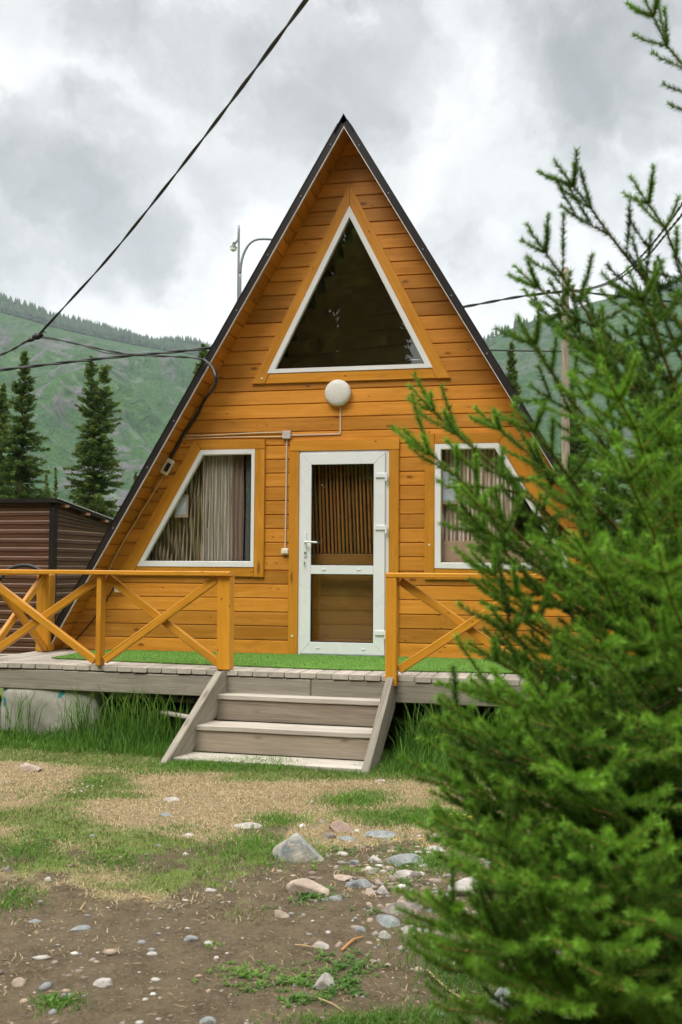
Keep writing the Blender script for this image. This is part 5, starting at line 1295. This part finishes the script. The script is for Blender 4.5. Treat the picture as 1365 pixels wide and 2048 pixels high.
def branch(base, tip, sag=.06, dens=1.0, tint=.62, secL=.42, cap_=.3):
    base = np.array(base); tip = np.array(tip); L = np.linalg.norm(tip-base); mid = (base+tip)/2-np.array([0, 0, sag*L])
    c = crom(np.array([base, mid, tip]), 14); seglen = np.linalg.norm(np.diff(c, axis=0), axis=1); cum = np.concatenate([[0], np.cumsum(seglen)]); T_ = cum[-1]
    N = max(6, int(T_/.085)); s = np.linspace(0, T_, N+1); pts = np.stack([np.interp(s, cum, c[:, i]) for i in range(3)], 1)
    pts[1:-1] += r.normal(0, .004, (N-1, 3))
    for i in range(N):
        f = (i+.5)/N; d = unit(pts[i+1]-pts[i]); nrm = unit(np.cross(np.cross(d, (0, 0, 1)), d)); side = unit(np.cross(nrm, d))
        SEG.append((pts[i], pts[i+1], .0085*(1-f)*min(1, L)+.0022, tint-.60*(1-f), .25+.75*f))  # darker towards the trunk: old growth plus painted crown shade
        if f > .12:
            for s_ in (-1, 1):
                if r.random() < .78*dens:
                    l = (L*secL*(1-f)**.8*min(1, (f+.15)*2.2)+.045)*r.uniform(.65, 1.2)
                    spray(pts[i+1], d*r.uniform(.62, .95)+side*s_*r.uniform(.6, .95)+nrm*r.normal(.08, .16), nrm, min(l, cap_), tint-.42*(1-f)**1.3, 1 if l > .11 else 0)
            if r.random() < .2*dens: spray(pts[i+1], d*.9+nrm*.6+side*r.normal(0, .4), nrm, .05+.08*r.random(), tint-.1, 0)
    d = unit(pts[-1]-pts[-2]); nrm = unit(np.cross(np.cross(d, (0, 0, 1)), d)); side = unit(np.cross(nrm, d))
    shoot(pts[-1], d, .095, .0022, tint+.25, .1)
    for s_ in (-1, 1): shoot(pts[-1], d*.75+side*s_*.75, .08, .0018, tint+.22, .12)
def onaxis(z): return np.array([TX, TY, z])
# (tip x, tip y, tip depth, height on the trunk where the branch starts, length of side twigs)
KEYS = [(1308, 34, 3.05, 2.2, .15),
 (1148, 372, 2.95, 1.30, .34), (1298, 408, 2.95, 1.3, .24),
 (1092, 505, 2.85, 1.02, .32), (1078, 575, 3.1, .98, .28), (1285, 600, 2.6, .95, .3), (1330, 640, 2.8, .95, .35),
 (1070, 690, 2.7, .80, .34), (1088, 622, 3.3, .95, .25), (1215, 735, 2.45, .72, .3),
 (868, 822, 2.75, .28, .36), (862, 908, 2.65, .22, .34), (1000, 858, 2.95, .42, .22), (1068, 862, 2.6, .48, .24), (1175, 800, 2.5, .6, .3),
 (972, 1022, 2.5, .18, .36), (968, 1062, 2.7, .10, .34), (990, 1150, 2.55, .02, .36), (1010, 1205, 2.8, -.02, .36), (1160, 1020, 2.3, .25, .4),
 (955, 1320, 2.6, -.15, .38), (985, 1262, 2.4, -.08, .36), (955, 1392, 2.35, -.2, .40), (1040, 1330, 2.9, -.1, .4),
 (882, 1468, 2.3, -.30, .40), (900, 1530, 2.5, -.34, .38), (872, 1562, 2.2, -.36, .36), (890, 1612, 2.35, -.42, .38), (960, 1480, 2.1, -.3, .4),
 (912, 1700, 2.1, -.48, .38), (938, 1752, 2.3, -.5, .36), (925, 1660, 2.5, -.42, .34), (1010, 1690, 1.95, -.45, .4),
 (866, 1822, 2.0, -.55, .36), (890, 1862, 2.1, -.58, .36), (893, 1925, 2.0, -.60, .34), (960, 1895, 1.85, -.55, .4), (975, 1965, 2.0, -.6, .36), (1010, 2030, 1.9, -.62, .36),
 (1090, 1420, 2.05, -.2, .42), (1150, 1560, 1.95, -.3, .42), (1090, 1780, 1.85, -.45, .42), (1180, 1900, 1.8, -.5, .42), (1110, 2010, 1.8, -.6, .42), (1280, 1990, 1.75, -.55, .42), (1240, 1700, 1.85, -.4, .42), (1200, 1300, 2.1, 0, .42), (1180, 1120, 2.2, .1, .42), (1260, 960, 2.2, .3, .42), (1240, 800, 2.3, .5, .42), (1330, 1150, 2.1, .15, .42), (1320, 1450, 2.0, -.15, .42), (1340, 1850, 1.8, -.45, .42)]
for i, (px, py, d, zb, sl_) in enumerate(KEYS):
    hi_ = py < 1280; tip = P(px+(0 if py < 1250 else 38 if px < 1000 else 0), py, d)
    Lh = np.linalg.norm(tip[:2]-np.array([TX, TY])); zb = tip[2]-math.tan(R(38 if py < 760 else 30 if py < 1280 else 15+r.normal(0, 4)))*Lh
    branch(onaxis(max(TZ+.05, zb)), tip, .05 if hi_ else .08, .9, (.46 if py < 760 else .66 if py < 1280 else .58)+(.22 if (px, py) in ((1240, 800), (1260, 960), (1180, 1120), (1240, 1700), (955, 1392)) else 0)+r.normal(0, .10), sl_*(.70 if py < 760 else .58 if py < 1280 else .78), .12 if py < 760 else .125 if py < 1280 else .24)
zs = np.linspace(-.55, 2.2, 60)
for i, z in enumerate(zs):
    a = r.uniform(0, 6.28); zt_ = z
    Rm = np.interp(z, [-.7, -.2, .5, 1.0, 1.5, 2.0, 2.6, 3.2], [.80, .92, .86, .66, .50, .38, .22, .02])*r.uniform(.55, .95)
    toward = math.cos(a-math.atan2(-RT[1], -RT[0]))            # 1 = points to the left of the picture
    if z > .75 and toward > -.3: Rm *= .5
    if z > 1.3: Rm *= .8
    elif z > -.1 and toward > 0: Rm *= .8
    rise = np.interp(z, [-.6, .3, 1, 2.5], [.0, .22, .5, .75])
    for _ in range(8):                                         # keep the airy outline of the young tree
        tp_ = onaxis(z)+np.array([math.cos(a)*Rm, math.sin(a)*Rm, rise*Rm])-CAM; dpt = tp_@FWD
        if dpt < .3: break
        sx_, sy_ = 682.5+F_PX*(tp_@RT)/dpt, 1024-F_PX*(tp_@UP)/dpt
        if sx_ > np.interp(sy_, [300, 600, 760, 900, 1000, 1150, 1300, 1500, 1700, 2000], [1380, 1330, 1290, 1230, 1180, 1120, 1060, 1020, 1030, 1030]): break
        Rm *= .85
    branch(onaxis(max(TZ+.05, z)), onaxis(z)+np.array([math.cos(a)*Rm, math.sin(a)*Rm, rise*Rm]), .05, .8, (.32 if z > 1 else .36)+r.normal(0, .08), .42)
branch(onaxis(TOP-.5), onaxis(TOP), 0, .5, .5, .3)
S0 = np.array([s[0] for s in SEG]); S1 = np.array([s[1] for s in SEG]); SR = np.array([s[2] for s in SEG]); ST = np.array([s[3] for s in SEG]); SDn = np.array([s[4] for s in SEG])
SLn = np.linalg.norm(S1-S0, axis=1)
cnt = np.maximum(2, (SLn*SDn*2500).astype(int)); idx = np.repeat(np.arange(len(SEG)), cnt); n = len(idx)
print('spruce segments', len(SEG), 'needles', n, 'twig metres', SLn.sum())
A = (S1-S0)/SLn[:, None]; A = A[idx]; s = r.random(n)
U = np.cross(A, [0.3, .2, 1.]); U /= np.linalg.norm(U, axis=1)[:, None]; W = np.cross(A, U)
ph = r.uniform(0, 6.28, n); fw = r.uniform(.50, .95, n); Rd = np.cos(ph)[:, None]*U+np.sin(ph)[:, None]*W
dd = A*fw[:, None]+Rd*(1.15-.35*fw)[:, None]; dd /= np.linalg.norm(dd, axis=1)[:, None]
LN = r.uniform(.014, .021, n); p = S0[idx]*(1-s[:, None])+S1[idx]*s[:, None]
wv = np.cross(dd, Rd+r.normal(0, .4, (n, 3))); wv /= np.linalg.norm(wv, axis=1)[:, None]
V = np.stack([p-wv*.00115, p+wv*.00115, p+dd*LN[:, None]], 1).reshape(-1, 3)
tn = np.clip(ST[idx]+r.normal(0, .08, n)+.30*(fbm(p[:, 0]*2.2+p[:, 2]*1.7, p[:, 1]*2.2-p[:, 2]*1.3, 8, 2)-.5), 0, 1)
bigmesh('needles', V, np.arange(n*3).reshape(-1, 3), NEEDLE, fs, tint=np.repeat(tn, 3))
# twigs as three-sided sticks
n = len(SEG); A = (S1-S0)/SLn[:, None]; U = np.cross(A, [0.3, .2, 1.]); U /= np.linalg.norm(U, axis=1)[:, None]; W = np.cross(A, U)
V = []
for P_, k_ in ((S0, 1.0), (S1, .85)):
    for j in range(4): t_ = j*math.pi/2; V.append(P_+(math.cos(t_)*U+math.sin(t_)*W)*(SR*k_)[:, None])
V = np.stack(V, 1).reshape(-1, 3); b = np.arange(n)[:, None]*8
Q = np.concatenate([b+np.array([[j, (j+1) % 4, 4+(j+1) % 4, 4+j]]) for j in range(4)])
TWIG = simple('spruce_twig_bark', (.34, .18, .07), .8, .15, 0, .35, 30)
bigmesh('branches', V, Q, TWIG, fs, k=4)
mb = MB(); mb.tube([(TX, TY, TZ-.05), (TX+.01, TY, .6), (TX, TY+.01, 1.8), (TX, TY, TOP)], [.045, .035, .02, .004], 12); mb.build('trunk', TRUNKM, fs, smooth=True)

# ------------------------------------------------------------------ the air
if True:
    hz_ = bpy.data.meshes.new('haze'); lo = np.array([-2600, -400, -6.0]); hi = np.array([2600, 2900, 900.])
    V = [(x, y, z) for z in (lo[2], hi[2]) for y in (lo[1], hi[1]) for x in (lo[0], hi[0])]
    hz_.from_pydata(V, [], [(0, 2, 3, 1), (4, 5, 7, 6), (0, 1, 5, 4), (2, 6, 7, 3), (0, 4, 6, 2), (1, 3, 7, 5)])
    ho = bpy.data.objects.new('haze', hz_); COL.objects.link(ho); tag(ho, kind='stuff')
    hm = bpy.data.materials.new('haze_air'); hm.use_nodes = True; nt = hm.node_tree; nt.nodes.clear()
    pv = nt.nodes.new('ShaderNodeVolumePrincipled'); pv.inputs['Density'].default_value = .00012; pv.inputs['Color'].default_value = (.80, .92, .98, 1); pv.inputs['Anisotropy'].default_value = 0
    oo = nt.nodes.new('ShaderNodeOutputMaterial'); nt.links.new(pv.outputs[0], oo.inputs['Volume']); hz_.materials.append(hm)
